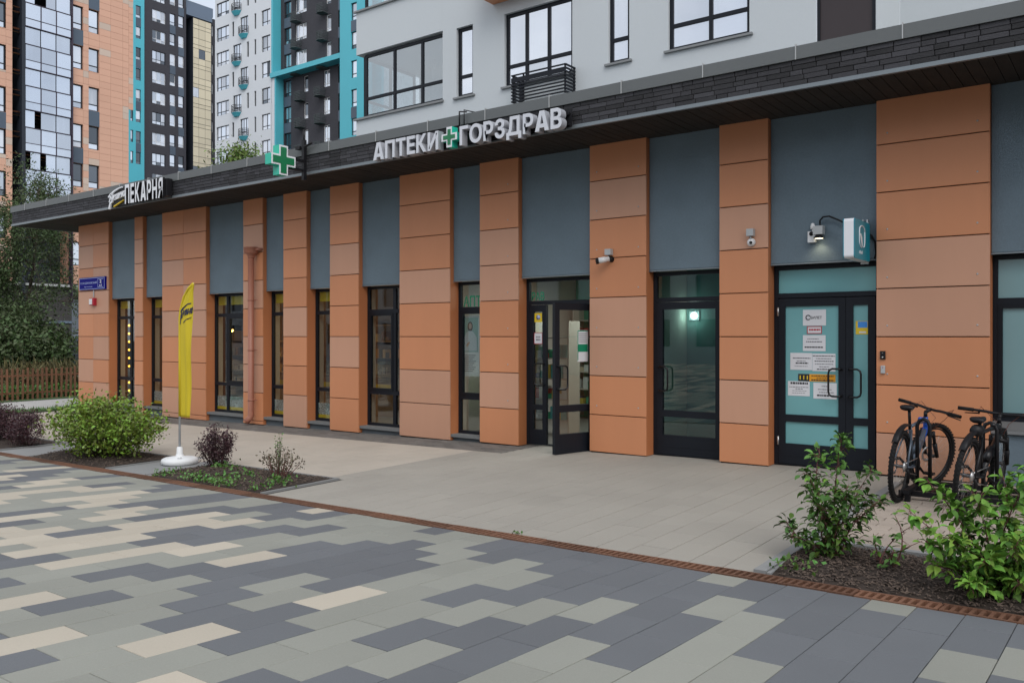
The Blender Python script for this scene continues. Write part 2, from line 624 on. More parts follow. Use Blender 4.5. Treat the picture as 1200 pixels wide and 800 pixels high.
def letter_mesh(ch, height, width, depth, offset, mats):
    """One raised letter standing in the xz plane, facing -y, its lower left corner at the origin, its back at y = 0."""
    me, co = text_mesh(ch, 1.0, .05, offset)
    lo, hi = co.min(0), co.max(0)
    sp = hi - lo
    out = np.empty_like(co)
    out[:, 0] = (co[:, 0] - lo[0]) / sp[0] * width
    out[:, 2] = (co[:, 1] - lo[1]) / sp[1] * height
    out[:, 1] = -(co[:, 2] - lo[2]) / sp[2] * depth
    me.vertices.foreach_set('co', out.ravel())
    for m in mats:
        me.materials.append(m)
    me.update()
    for p in me.polygons:
        p.material_index = 0 if p.normal.y < -.7 else (1 if len(mats) > 1 else 0)
        p.use_smooth = False
    return me


def glyph_w(ch):
    me, co = text_mesh(ch, 1.0)
    wd = co[:, 0].max() - co[:, 0].min()
    bpy.data.meshes.remove(me)
    return wd


def flat_text(name, s_, x0, x1, y, z0, z1, m, parent, depth=.002, offset=0.):
    """Printed lettering fitted into a rectangle, a hair proud of the face it is printed on."""
    me = letter_mesh(s_, z1 - z0, x1 - x0, depth, offset, [m])
    return put(name, me, parent, (x0, y, z0))


# ---- leaves
def leaf_cloud(name, C, size, m, parent=None, up=.5, droop=.15, kind=None, aspect=.5, flat=0.):
    """Leaves as folded four-sided blades: C is an n x 3 array of positions."""
    n = len(C)
    a = rng.normal(size=(n, 3))
    a[:, 2] = a[:, 2] * (1 - flat) - droop
    a /= np.linalg.norm(a, axis=1)[:, None]
    b = rng.normal(size=(n, 3))
    b[:, 2] *= (1 - up)
    b -= a * (a * b).sum(1)[:, None]
    b /= np.linalg.norm(b, axis=1)[:, None] + 1e-9
    c = np.cross(a, b)
    s = size * rng.uniform(.65, 1.3, n)[:, None]
    P0 = C
    P1 = C + a * s * .5 + b * s * aspect * .5 + c * s * .08
    P2 = C + a * s
    P3 = C + a * s * .5 - b * s * aspect * .5 + c * s * .08
    V = np.stack([P0, P1, P2, P3], 1).reshape(-1, 3)
    F = np.arange(4 * n).reshape(-1, 4)
    F = np.concatenate([F[:, [0, 1, 2]], F[:, [0, 2, 3]]], 1).reshape(-1, 3)
    me = bpy.data.meshes.new(name)
    me.vertices.add(len(V))
    me.vertices.foreach_set('co', V.ravel())
    me.loops.add(F.size)
    me.loops.foreach_set('vertex_index', F.ravel().astype(np.int32))
    me.polygons.add(len(F))
    me.polygons.foreach_set('loop_start', np.arange(0, F.size, 3).astype(np.int32))
    me.materials.append(m)
    me.update(calc_edges=True)
    return put(name, me, parent, kind=kind)

# ================================================================== GROUND
g = MB()
xs_ = [-420, -60, -40, -25, 15, 25, 320]
ys_ = [-300, -6, 0, 20, 60, 500]
for x in xs_:
    for y in ys_:
        z = gz(x, y) - .30 if -60 <= x <= 15 and y < 30 else gz(max(-60, min(15, x)), 14) - .30
        g.v.append((x, y, z))
nn = len(ys_)
for i in range(len(xs_) - 1):
    for j in range(nn - 1):
        g.f.append([i * nn + j, (i + 1) * nn + j, (i + 1) * nn + j + 1, i * nn + j + 1])
        g.m.append(0)
        g.sm.append(False)
ground = obj('ground', g, ASPHALT, kind='structure')

# ---- plaza: 0.54 x 0.27 m pavers in running bond, three colours, falling towards the drain
PX0, PY0, PZ0 = -2.51, 5.70, -.0485
plaza_rot = (math.atan(-.05), -math.atan(.0115), 0)
pm = MB()
pm.box(-46, 7, -8, 0, -.2, -.012)
plaza = obj('plaza', pm, JOINT, loc=(PX0, PY0, PZ0), rot=plaza_rot, kind='structure')
COLOURS = """-2:-2D,0M,2D,4D,6D|-1:-2D,0M,2D|0:-1D,1M,3D,5M|1:-2D,0D,2D,4D,6D|2:-1D,1D,3D,5D|3:-2D,0D,2D,4M,6M|4:-1D,1M,3M,5M|5:-2D,0M,2D,4D,6M
6:-1D,1D,3D,5M,7M|7:-2D,0D,2M,4D,6D,8D|8:-3D,-1D,1D,3M,5D,7M,9D|9:-2D,0D,2D,4M,6D,8M,10D|10:-3D,-1D,1M,3D,5M,7M,9M,11B|11:-2D,0M,2M,4M,6M,8D,10M
12:-3D,-1D,1M,3M,5B,7D,9B,11M|13:-2D,0M,2D,4D,6M,8D,10M,12D|14:-3M,-1M,1D,3D,5M,7D,9M,11B|15:-2M,0D,2D,4D,6D,8M,10M|16:-3D,-1M,1D,3D,5D,7M,9D,11M
17:-2M,0M,2D,4B,6D,8M,10B|18:-3M,-1M,1M,3M,5M,7D,9M|19:-2M,0D,2M,4B,6M,8M,10D|20:-3M,-1M,1D,3D,5B,7B,9M|21:-2D,0M,2D,4D,6M,8D|22:-3B,-1D,1B,3D,5B,7B
23:-2D,0M,2B,4B,6B|24:-3D,-1D,1B,3B,5D,7B|25:-2M,0D,2D,4M,6B|26:-3M,-1M,1M,3B,5M|27:-2D,0D,2B,4M,6D|28:-3D,-1D,1D,3M,5B|29:-2M,0M,2B,4D,6D
30:-3M,-1M,1B,3M|31:-2D,0B,2B,4M|32:-3D,-1M,1M,3M|33:-2M,0B,2M|34:-3M,-1D,1B,3B|35:-2M,0M,2M|36:-3M,-1M,1B|37:-2D,0B,2M|38:-3M,-1M,1D|39:-2M,0D
40:-3M,-1D,1B|41:-2D,0D|42:-3B,-1B|43:-2D|44:-3M,-1M|45:-2M|46:-3M|47:-2D|48:-3M"""
PC = {}
for row in COLOURS.replace('\n', '|').split('|'):
    i, cells = row.split(':')
    for c in cells.split(','):
        PC[int(i), int(c[:-1])] = c[-1]


def strip_x(i):
    return -.579 - .2685 * i if i <= 13 else -.579 - .2685 * 13 - .2635 * (i - 13)


def row_y(j):
    return 5.143 - .2695 * j


prng = random.Random(11)
cells = []
for i in range(-24, 166):
    for k in range(-3, 26):
        j = 2 * k + (1 if i % 2 == 0 else 0)
        y1, y0 = min(row_y(j), 5.692), row_y(j + 2)
        if y1 - y0 < .1:
            continue
        c = PC.get((i, j))
        if c is None:
            r_ = prng.random()
            if i < 9:
                c = 'D' if r_ < .55 else 'M'
            else:
                c = 'D' if r_ < .28 else ('B' if r_ < .55 else 'M')
        x1, x0 = strip_x(i), strip_x(i + 1)
        xm, ym = (x0 + x1) / 2, (y0 + y1) / 2
        z = PZ0 + .0115 * (xm - PX0) - .05 * (ym - PY0)
        cells.append((pix_area(xm, ym, z, x1 - x0, y1 - y0), x0, x1, y0, y1, c))
cells.sort(key=lambda t: -t[0])
PM = {'D': DARKPAV, 'M': MIDPAV, 'B': BEIGEPAV}
PMS = {'D': DARKPAV_S, 'M': MIDPAV_S, 'B': BEIGEPAV_S}
shared = {}
rest = {c: MB() for c in 'DMB'}
GAP = .0024
for n_, (ar, x0, x1, y0, y1, c) in enumerate(cells):
    if n_ < 300:
        key = (round(x1 - x0, 4), round(y1 - y0, 4), c)
        if key not in shared:
            a, b = (x1 - x0) / 2 - GAP, (y1 - y0) / 2 - GAP
            shared[key] = MB().slab(-a, a, -b, b, 0, .05, .0028).mesh('paver', PM[c])
        o = bpy.data.objects.new('paver', shared[key])
        COL.objects.link(o)
        o.parent = plaza
        o.location = ((x0 + x1) / 2 - PX0, (y0 + y1) / 2 - PY0, prng.uniform(-.0012, .0012))
        o.rotation_euler = (prng.uniform(-.0022, .0022), prng.uniform(-.003, .003), prng.uniform(-.002, .002))
    else:
        rest[c].slab(x0 + GAP - PX0, x1 - GAP - PX0, y0 + GAP - PY0, y1 - GAP - PY0, prng.uniform(-.001, .001), .05)
far = MB()
for k, c in enumerate('DMB'):
    far.add(rest[c].v, rest[c].f, k)
o = bpy.data.objects.new('paving', far.mesh('paving', [PMS[c] for c in 'DMB']))
COL.objects.link(o)
o.parent = plaza
o['kind'] = 'stuff'

# ---- forecourt between drain and shops
DR0, DR1 = 5.705, 5.865
fc = MB()
for (x0, x1, y0, y1) in [(-46, 6, DR1, 11.2), (-46, -21.4, 11.2, 16)]:
    n = 26
    for i in range(n):
        a, b = lerp(x0, x1, i / n), lerp(x0, x1, (i + 1) / n)
        fc.add([(a, y0, gz(a, y0) - .014), (b, y0, gz(b, y0) - .014), (b, y1, gz(b, y1) - .014), (a, y1, gz(a, y1) - .014)], [(0, 1, 2, 3)])
forecourt = obj('forecourt', fc, JOINT, kind='structure')
BEDS = [(-10.22, -7.88, 5.875, 6.98), (-13.45, -11.25, 5.875, 7.02), (-20.5, -14.75, 5.875, 7.02), (-2.10, 1.6, 5.875, 6.98)]


def in_bed(x, y):
    return any(a - .03 < x < b + .03 and c - .03 < y < d + .03 for a, b, c, d in BEDS)


def tilted(o, x, y):
    o.rotation_euler = (math.atan(.01), -math.atan(.0115), 0)


cells = []
for i in range(-16, 150):
    x1, x0 = strip_x(i), strip_x(i + 1)
    xm = (x0 + x1) / 2
    if xm > -2.25 or xm < -21.8:
        continue
    ytop = 9.80 if xm < -7.55 else 10.95
    if xm < -21.5:
        ytop = 13
    off = .27 if i % 2 else 0
    y = DR1 - .54 + off
    while y < ytop:
        y0, y1 = max(y, DR1 + .004), min(y + .5395, ytop)
        y += .5395
        if y1 - y0 < .08:
            continue
        xa, xb = x0, x1
        if in_bed(xm, (y0 + y1) / 2):
            # cut the slab back to the edge of a bed
            for a, b, c, d in BEDS:
                if a - .03 < xm < b + .03 and y0 < d + .03 < y1:
                    y0 = d + .03
            if in_bed(xm, (y0 + y1) / 2) or y1 - y0 < .06:
                continue
        elif in_bed(xm, y0 + .02):
            y0 = max(d + .03 for a, b, c, d in BEDS if a - .03 < xm < b + .03)
        ym = (y0 + y1) / 2
        if -14.75 < xm < -13.45 and ym < 7.0 or -11.25 < xm < -10.22 and ym < 7.0:
            c = 'M'
        else:
            c = 'S' if xm < -7.9 - .02 * (ym - 7) and not (-7.9 < xm) else 'G'
        cells.append((pix_area(xm, ym, gz(xm, ym), xb - xa, y1 - y0), xa, xb, y0, y1, c))
cells.sort(key=lambda t: -t[0])
PM = {'G': GREYPAV, 'S': SANDPAV, 'M': KERB}
PMS = {'G': GREYPAV_S, 'S': SANDPAV_S, 'M': KERB}
rest = {c: MB() for c in 'GSM'}
GP = .0032
for n_, (ar, x0, x1, y0, y1, c) in enumerate(cells):
    xm, ym = (x0 + x1) / 2, (y0 + y1) / 2
    if n_ < 290:
        key = (round(x1 - x0, 4), round(y1 - y0, 4), c, 'f')
        if key not in shared:
            a, b = (x1 - x0) / 2 - GP, (y1 - y0) / 2 - GP
            shared[key] = MB().slab(-a, a, -b, b, 0, .05, .0022).mesh('paver', PM[c])
        o = put('paver', shared[key], forecourt, (xm, ym, gz(xm, ym) + prng.uniform(-.0009, .0009)))
        tilted(o, xm, ym)
    else:
        m_ = rest[c]
        k0 = len(m_.v)
        m_.slab(x0 + GP, x1 - GP, y0 + GP, y1 - GP, 0, .05, .0022)
        for q in range(k0, len(m_.v)):
            v = m_.v[q]
            m_.v[q] = (v[0], v[1], v[2] + gz(v[0], v[1]))
far = MB()
for k, c in enumerate('GSM'):
    far.add(rest[c].v, rest[c].f, k)
obj('paving', far, [PMS[c] for c in 'GSM'], forecourt, kind='stuff')
# small dark setts along the foot of the wall and buff clay pavers where the bicycles stand
sett = MB()
y = 9.815
k = 0
while y < 10.9:
    x = -21.5 - (.1 if k % 2 else 0)
    while x < -7.56:
        zz = gz(x, y) + prng.uniform(-.002, .001)
        sett.slab(x + .003, x + .195, y + .003, y + .093, zz, .05, .004)
        x += .198
    y += .096
    k += 1
obj('sett_apron', sett, SMALLPAV, forecourt, kind='stuff')
clay = []
y = 7.06
k = 0
while y < 10.6:
    x = -2.14 - (.13 if k % 2 else 0)
    while x < 2.4:
        if x > -2.3:
            clay.append((pix_area(x + .13, y + .06, 0, .26, .13), max(x, -2.14), x + .262, y, y + .131))
        x += .265
    y += .134
    k += 1
clay.sort(key=lambda t: -t[0])
crest = MB()
for n_, (ar, x0, x1, y0, y1) in enumerate(clay):
    xm, ym = (x0 + x1) / 2, (y0 + y1) / 2
    if n_ < 150:
        key = (round(x1 - x0, 3), 'clay')
        if key not in shared:
            shared[key] = MB().slab(-(x1 - x0) / 2 + .003, (x1 - x0) / 2 - .003, -.0625, .0625, 0, .05, .006).mesh('clay_paver', BRICKPAV)
        o = put('clay_paver', shared[key], forecourt, (xm, ym, gz(xm, ym) + prng.uniform(-.003, .002)))
        tilted(o, xm, ym)
    else:
        k0 = len(crest.v)
        crest.slab(x0 + .002, x1 - .002, y0 + .002, y1 - .002, 0, .05, .005)
        for q in range(k0, len(crest.v)):
            v = crest.v[q]
            crest.v[q] = (v[0], v[1], v[2] + gz(v[0], v[1]))
obj('clay_paving', crest, BRICKPAV, forecourt, kind='stuff')

# ---- slot drain with rusty cast gratings, half a metre each
drain = thing('drain_channel', 'long rusty iron slot drain crossing between the chequered plaza and the shop forecourt', 'drain', (-2.5, 5.78, gz(-2.5, 5.78)))
ch = MB()
for i in range(24):
    a, b = -40 + 46 * i / 24, -40 + 46 * (i + 1) / 24
    za, zb = gz(a, 5.78), gz(b, 5.78)
    ch.add([(a, DR0, za - .10), (b, DR0, zb - .10), (b, DR1, zb - .10), (a, DR1, za - .10)], [(0, 1, 2, 3)])
obj('channel', ch, PIT, drain)
gr = MB()
WD = DR1 - DR0
gr.box(.004, .496, .003, .020, -.03, .002)
gr.box(.004, .496, WD - .020, WD - .003, -.03, .002)
nb = 10
for i in range(nb):
    c0 = .012 + (.476 - .010) * i / (nb - 1) + .003
    gr.add([(c0 - .011, .02, -.03), (c0 + .011, .02, -.03), (c0 + .011 + .012, WD - .02, -.03), (c0 - .011 + .012, WD - .02, -.03),
            (c0 - .011, .02, 0), (c0 + .011, .02, 0), (c0 + .011 + .012, WD - .02, 0), (c0 - .011 + .012, WD - .02, 0)],
           [(4, 5, 6, 7), (0, 1, 5, 4), (1, 2, 6, 5), (2, 3, 7, 6), (3, 0, 4, 7)])
gme = gr.mesh('grating', RUST)
for i in range(92):
    x = -40 + .5 * i
    if x > 5.5:
        break
    o = put('grating', gme, drain, (x, DR0, gz(x, 5.78) + .001 + prng.uniform(-.002, .002)))
    o.rotation_euler = (0, -math.atan(.0115), 0)

# ---- planting beds: soil, kerbs, bark mulch
BED_WORDS = ['middle bed', 'left bed', 'far left bed', 'right bed']
chip_counts = [2200, 1700, 1100, 6500]
for bi, (a, b, c, d) in enumerate(BEDS):
    bed = MB()
    n = 14
    P = [[(lerp(a, b, i / n), lerp(c, d, j / 6)) for j in range(7)] for i in range(n + 1)]
    hz = lambda x, y: gz(x, y) - .012 + .05 * math.sin(math.pi * min(1, max(0, (y - c) / (d - c)))) * (.7 + .3 * math.sin(x * 5.1))
    for i in range(n):
        for j in range(6):
            q = [P[i][j], P[i + 1][j], P[i + 1][j + 1], P[i][j + 1]]
            bed.add([(x, y, hz(x, y) + .006) for x, y in q], [(0, 1, 2, 3)], 0, True)
    so = obj('planting_bed', bed, SOIL, kind='structure')
    kb = MB()
    for x in (a - .03, b):
        m0 = [(x, c, gz(x, c)), (x + .03, c, gz(x, c)), (x + .03, d, gz(x, d)), (x, d, gz(x, d))]
        kb.add([(p[0], p[1], p[2] - .1) for p in m0] + [(p[0], p[1], p[2] + .012) for p in m0], [(4, 5, 6, 7), (0, 1, 5, 4), (1, 2, 6, 5), (2, 3, 7, 6), (3, 0, 4, 7)])
    if bi != 3:
        m0 = [(a - .03, d, gz(a, d)), (b + .03, d, gz(b, d)), (b + .03, d + .03, gz(b, d)), (a - .03, d + .03, gz(a, d))]
        kb.add([(p[0], p[1], p[2] - .1) for p in m0] + [(p[0], p[1], p[2] + .010) for p in m0], [(4, 5, 6, 7), (0, 1, 5, 4), (1, 2, 6, 5), (2, 3, 7, 6), (3, 0, 4, 7)])
    obj('kerb', kb, KERB, so, kind='structure')
    chips = MB()
    for _ in range(chip_counts[bi]):
        x, y = rng.uniform(a + .02, b - .02), rng.uniform(c + .01, d - .02)
        z = hz(x, y) + .012 + rng.uniform(0, .012)
        M = Matrix.Translation((x, y, z)) @ Matrix.Rotation(rng.uniform(0, 6.3), 4, 'Z') @ Matrix.Rotation(rng.normal(0, .35), 4, 'X') @ Matrix.Rotation(rng.normal(0, .35), 4, 'Y')
        l_, w_ = rng.uniform(.014, .042), rng.uniform(.006, .015)
        k_ = rng.uniform(.6, 1)
        vs = [M @ Vector(p) for p in [(-l_ / 2, -w_ / 2, 0), (l_ / 2, -w_ / 2 * k_, 0), (l_ / 2 * .8, w_ / 2, 0), (-l_ / 2 * .9, w_ / 2 * k_, 0), (0, 0, .006)]]
        chips.add(vs, [(0, 1, 4), (1, 2, 4), (2, 3, 4), (3, 0, 4)])
    ck = obj('bark_mulch', chips, BARK, kind='stuff')
    ck['label'] = 'dark brown bark mulch covering the ' + BED_WORDS[bi]
# broad kerb beside the right bed, running towards the door, and along its back
kb = MB()
for (x0, x1, y0, y1) in [(-2.225, -2.135, DR1 + .01, 10.1), (-2.13, 2.2, 6.985, 7.055)]:
    kb.add([(x, y, gz(x, y) + dz) for dz in (-.1, .022) for x, y in ((x0, y0), (x1, y0), (x1, y1), (x0, y1))],
           [(4, 5, 6, 7), (0, 1, 5, 4), (1, 2, 6, 5), (2, 3, 7, 6), (3, 0, 4, 7)])
obj('kerb', kb, KERB, forecourt, kind='structure')

# ================================================================== THE SHOP PAVILION
shop = thing('shop_building', 'low shop pavilion with orange panelled pillars, grey upper panels and a dark brick canopy edge', 'building', (-9, 10.6, -.1))
FY = 10.55
ZJ = [-.06, .507, 1.071, 1.635, 2.199, 2.763, 3.327, 3.888, 4.417]       # panel joints from the ground up
PILLARS = [(-21.50, -20.04, 2), (-18.86, -18.51, 1), (-17.695, -16.02, 2), (-14.71, -14.08, 1), (-13.43, -12.745, 1), (-12.08, -11.315, 1),
           (-10.29, -9.144, 1), (-8.51, -7.745, 1), (-6.452, -5.536, 1), (-4.458, -3.807, 1), (-2.507, -1.334, 1), (.35, 1.5, 1)]
# orange / pale rows from the top down
ROWS = {
    0: ['OO', 'PO', 'OP', 'PP', 'OO', 'OP', 'PO', 'OP'], 1: list('OPPOPOOP'), 2: ['OO', 'OO', 'PO', 'OP', 'PP', 'OO', 'OO', 'PO'], 3: list('OPOPOPPO'),
    4: list('OOOOPOOP'), 5: list('OOPOOPOO'), 6: list('OOOPOOPP'), 7: list('OOPPOOPO'), 8: list('OPOOPPOO'), 9: list('OOPOOOPO'), 10: list('OOOPPOOP'), 11: list('OPOOPOOP')}
shared_panel = {}
for pi, (a, b, nc) in enumerate(PILLARS):
    zb = gz((a + b) / 2, FY) + .012
    core = MB()
    core.box(a + .014, b - .014, FY + .022, 10.86, zb - .06, 4.412)
    p = obj('pillar', core, DARKGAP, shop)
    zj = [zb + .004] + [z for z in ZJ[1:]]
    if ZJ[1] - zb > .62:             # the ground falls away to the left: a low extra course at the foot
        zj = [zb + .004, -.057] + ZJ[1:]
    nrow = len(zj) - 1
    for r in range(nrow):
        top = nrow - 1 - r
        code = ROWS[pi][min(top, 7)]
        for c in range(nc):
            x0, x1 = lerp(a, b, c / nc), lerp(a, b, (c + 1) / nc)
            cc = code[c] if len(code) > c else code[0]
            z0, z1 = zj[r] + (.006 if r else 0), zj[r + 1] - .006
            w_, h_ = x1 - x0, z1 - z0
            g0 = .0015 if nc > 1 else 0
            key = (round(w_, 3), round(h_, 3), cc)
            if key not in shared_panel:
                shared_panel[key] = MB().face_panel(g0, w_ - g0, 0, h_, 0, .024).mesh('panel', ORANGE if cc == 'O' else PALE)
            put('panel', shared_panel[key], p, (x0, FY + rng.uniform(-.0012, .0012), z0))
    # side returns of the same cladding, their shade put into a deeper orange
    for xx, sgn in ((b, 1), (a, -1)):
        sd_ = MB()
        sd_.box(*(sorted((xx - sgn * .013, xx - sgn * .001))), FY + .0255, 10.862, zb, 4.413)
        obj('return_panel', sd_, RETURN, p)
    if pi in (7, 8, 10):             # visible rivet heads near the panel edges
        for r in range(1, nrow):
            for xx in ((b - .12, a + .12) if pi != 7 else (b - .2,)):
                put('rivet', shared_panel.setdefault('rivet', MB().lathe([(.011, 0), (.008, -.004), (0, -.005)], n=8, axis='y').mesh('rivet', PLASTIC_G)), p, (xx, FY - .001, zj[r] + .13))

# rendered panels between the pillars
SPANS = [(PILLARS[i][1], PILLARS[i + 1][0]) for i in range(len(PILLARS) - 1)]
BZ = 2.56
for i, (a, b) in enumerate(SPANS + [(1.5, 3.2)]):
    m_ = MB().face_panel(a + .001, b - .001, BZ, 4.414, 10.645, 10.80, .006)
    pnl = obj('render_panel', m_, BLUE, shop)
    lip = MB().box(a + .002, b - .002, 10.638, 10.66, BZ - .018, BZ - .001)
    obj('drip_strip', lip, DRIP, pnl)
# wall and roof body
body = MB()
body.box(-21.48, 3.2, 10.80, 10.95, 2.60, 4.41)
body.box(-21.49, -21.36, 10.87, 15.45, -.4, 4.41)
body.box(3.1, 3.2, 10.96, 15.45, -.4, 4.41)
obj('wall_core', body, DARKGAP, shop)
rf = MB()
rf.box(-22.66, 3.2, 9.60, 15.46, 4.445, 4.72)
obj('roof', rf, COPING, shop)
sf = MB()
sf.box(-22.70, 3.2, 9.535, 11.2, 4.419, 4.443)
sft = obj('soffit', sf, SOFFIT, shop)
x = -22.7
sb = MB()
while x < 3.2:                       # narrow soffit boards running outwards
    sb.box(x + .004, x + .128, 9.54, 10.66, 4.408 + rng.uniform(-.002, .002), 4.4185)
    x += .132
obj('soffit_boards', sb, SOFFIT, sft, kind='stuff')

# brick fascia
FX0, FX1, FB = -22.74, 3.2, 9.50
fas = MB()
fas.box(FX0 + .012, FX1, FB + .014, FB + .10, 4.448, 4.735)
fas.box(FX0 + .012, FX0 + .10, FB + .101, 15.4, 4.448, 4.735)
fascia = obj('fascia', fas, MORTAR, shop)
bl, bh = .265, .0585
bricks = []
brick_rng = random.Random(5)
for c in range(5):
    x = FX0 - brick_rng.uniform(0, .25)
    k = 0
    while x < FX1:
        l_ = bl * (1 if brick_rng.random() < .72 else .52)
        x0, x1 = max(x, FX0), min(x + l_ - .007, FX1)
        if x1 - x0 > .04:
            xm = (x0 + x1) / 2
            d = -SN * xm + CS * FB
            u = 600 + FPX * (CS * xm + SN * FB) / d
            bricks.append((1 / d if 0 < u < 1230 else 0, x0, x1, 4.447 + c * bh))
        x += l_
bricks.sort(key=lambda t: -t[0])
brest = MB()
for n_, (ar, x0, x1, z) in enumerate(bricks):
    yj = rng.uniform(-.0025, .002)
    if n_ < 280:
        key = (round(x1 - x0, 3), 'brick', n_ % 3)
        if key not in shared:
            shared[key] = MB().face_panel(0, x1 - x0, 0, bh - .0045, 0, .02, .003 + .001 * (n_ % 3)).mesh('brick', BRICK)
        put('brick', shared[key], fascia, (x0, FB + yj, z + rng.uniform(-.001, .001)))
    else:
        brest.face_panel(x0, x1, z, z + bh - .0075, FB + yj, FB + .02, .003)
for c in range(5):                   # the return at the left end
    y = FB + .03
    while y < 15.3:
        brest.box(FX0 - .002, FX0 + .0125, y + .004, y + .26, 4.447 + c * bh, 4.447 + (c + 1) * bh - .0075)
        y += .265
obj('brickwork', brest, BRICK_S, fascia, kind='stuff')
de = MB()
de.box(FX0 - .012, FX1, FB - .014, FB + .03, 4.400, 4.4455)
de.box(FX0 - .012, FX0 + .03, FB + .031, 15.4, 4.400, 4.4455)
obj('drip_edge', de, DRIP, shop)
# metal coping in sections with bright seams
x = -22.77
k = 0
cop = {}
while x < 3.1:
    l_ = 1.11 if k else 1.11 - (22.77 - 22.455) + .0
    x1 = min(x + l_, 3.2)
    cs_ = MB()
    cs_.add([(x + .002, FB - .022, 4.736), (x1 - .002, FB - .022, 4.736), (x1 - .002, FB - .022, 4.885), (x + .002, FB - .022, 4.885),
             (x + .002, FB + .33, 4.80), (x1 - .002, FB + .33, 4.80), (x + .002, FB - .022, 4.736), (x1 - .002, FB - .022, 4.736),
             (x + .002, FB + .04, 4.736), (x1 - .002, FB + .04, 4.736), (x + .002, FB + .33, 4.70), (x1 - .002, FB + .33, 4.70)],
            [(0, 1, 2, 3), (3, 2, 5, 4), (7, 6, 8, 9), (9, 8, 10, 11), (4, 5, 11, 10), (0, 3, 4, 10, 8, 6), (1, 7, 9, 11, 5, 2)])
    co_ = obj('coping_section', cs_, COPING, shop)
    sm_ = MB().box(x1 - .006, x1 + .006, FB - .030, FB - .0225, 4.734, 4.905)
    sm_.box(x1 - .006, x1 + .006, FB - .0225, FB + .10, 4.887, 4.905)
    obj('seam', sm_, SEAM, co_)
    x = x1
    k += 1
lc = MB().box(-22.775, -22.70, FB + .34, 15.4, 4.736, 4.87)
obj('side_coping', lc, COPING, shop)

# ---- windows and doors
WYF, WYB = 10.77, 10.83              # frame faces


def glazing(name, a, b, z0, z1, mull=(), rails=(), fw=.05, glass=None, sash=(), skip=(), ztop_rail=None):
    """A navy window with its panes; mull = vertical bar centres, rails = horizontal bar centres."""
    fr = MB()
    fr.box(a, a + fw, WYF, WYB, z0, z1)
    fr.box(b - fw, b, WYF, WYB, z0, z1)
    fr.box(a + fw, b - fw, WYF, WYB, z1 - fw, z1)
    fr.box(a + fw, b - fw, WYF, WYB, z0, z0 + fw)
    zs = [z0 + fw] + [q for r in rails for q in (r - .035, r + .035)] + [z1 - fw]
    xs = [a + fw] + [q for m_ in mull for q in (m_ - .035, m_ + .035)] + [b - fw]
    for r in rails:
        fr.box(a + fw, b - fw, WYF + .002, WYB - .002, r - .035, r + .035)
    for m_ in mull:
        for q in range(0, len(zs), 2):
            fr.box(m_ - .035, m_ + .035, WYF + .001, WYB - .001, zs[q], zs[q + 1])
    f = obj(name, fr, NAVY, shop)
    for q in range(0, len(zs), 2):
        for t in range(0, len(xs), 2):
            x0, x1, za, zb = xs[t], xs[t + 1], zs[q], zs[q + 1]
            if (t // 2, q // 2) in sash:      # an opening light with its own sash
                s_ = MB()
                s_.box(x0, x0 + .045, WYF - .008, WYB - .01, za, zb)
                s_.box(x1 - .045, x1, WYF - .008, WYB - .01, za, zb)
                s_.box(x0 + .045, x1 - .045, WYF - .008, WYB - .01, zb - .045, zb)
                s_.box(x0 + .045, x1 - .045, WYF - .008, WYB - .01, za, za + .045)
                obj('sash', s_, NAVY2, f)
                x0, x1, za, zb = x0 + .045, x1 - .045, za + .045, zb - .045
            obj('pane', MB().box(x0, x1, 10.795, 10.801, za, zb), glass or GLASS, f)
    return f


def sill(a, b, z):
    zb = gz((a + b) / 2, 10.6)
    s_ = MB().box(a + .002, b - .002, 10.575, 10.80, z - .045, z)
    obj('sill', s_, SILL, shop)
    obj('plinth', MB().box(a + .003, b - .003, 10.64, 10.85, zb - .1, z - .0455), PLINTH, shop)


# shop windows, left to right
RAILS = (.63, 2.09)
glazing('window', SPANS[0][0] + .002, SPANS[0][1] - .002, .03, BZ - .02, (-19.42,), RAILS)
glazing('window', SPANS[1][0] + .002, SPANS[1][1] - .002, .03, BZ - .02, (), RAILS)
w4 = glazing('window', SPANS[2][0] + .002, SPANS[2][1] - .002, .03, BZ - .02, (-15.56,), RAILS, sash=((1, 1),))
glazing('window', SPANS[3][0] + .002, SPANS[3][1] - .002, .03, BZ - .02, (), RAILS)
glazing('window', SPANS[4][0] + .002, SPANS[4][1] - .002, .03, BZ - .02, (), RAILS)
glazing('window', SPANS[5][0] + .002, SPANS[5][1] - .002, .03, BZ - .02, (-10.63,), RAILS, sash=((0, 1),))
glazing('window', SPANS[6][0] + .002, SPANS[6][1] - .002, .03, BZ - .02, (), RAILS, sash=((0, 1),))
for i in range(7):
    sill(*SPANS[i], .03)
glazing('window', SPANS[10][0] + .002, SPANS[10][1] - .002, .70, BZ - .02, (.0,), (2.03,), glass=FROST_G, sash=((0, 0), (1, 0)))
obj('sill', MB().box(SPANS[10][0] + .002, SPANS[10][1] - .002, 10.60, 10.80, .575, .60), SILL_M, shop)
obj('sill_board', MB().box(SPANS[10][0] + .003, SPANS[10][1] - .003, 10.70, 10.80, .601, .70), SILL, shop)
obj('plinth', MB().box(SPANS[10][0] + .003, SPANS[10][1] - .003, 10.645, 10.85, -.15, .5745), BLUE, shop)
glazing('window', 1.502, 3.1, .70, BZ - .02, (2.3,), (2.03,), glass=FROST_G)
obj('plinth', MB().box(1.502, 3.1, 10.645, 10.85, -.15, .69), BLUE, shop)


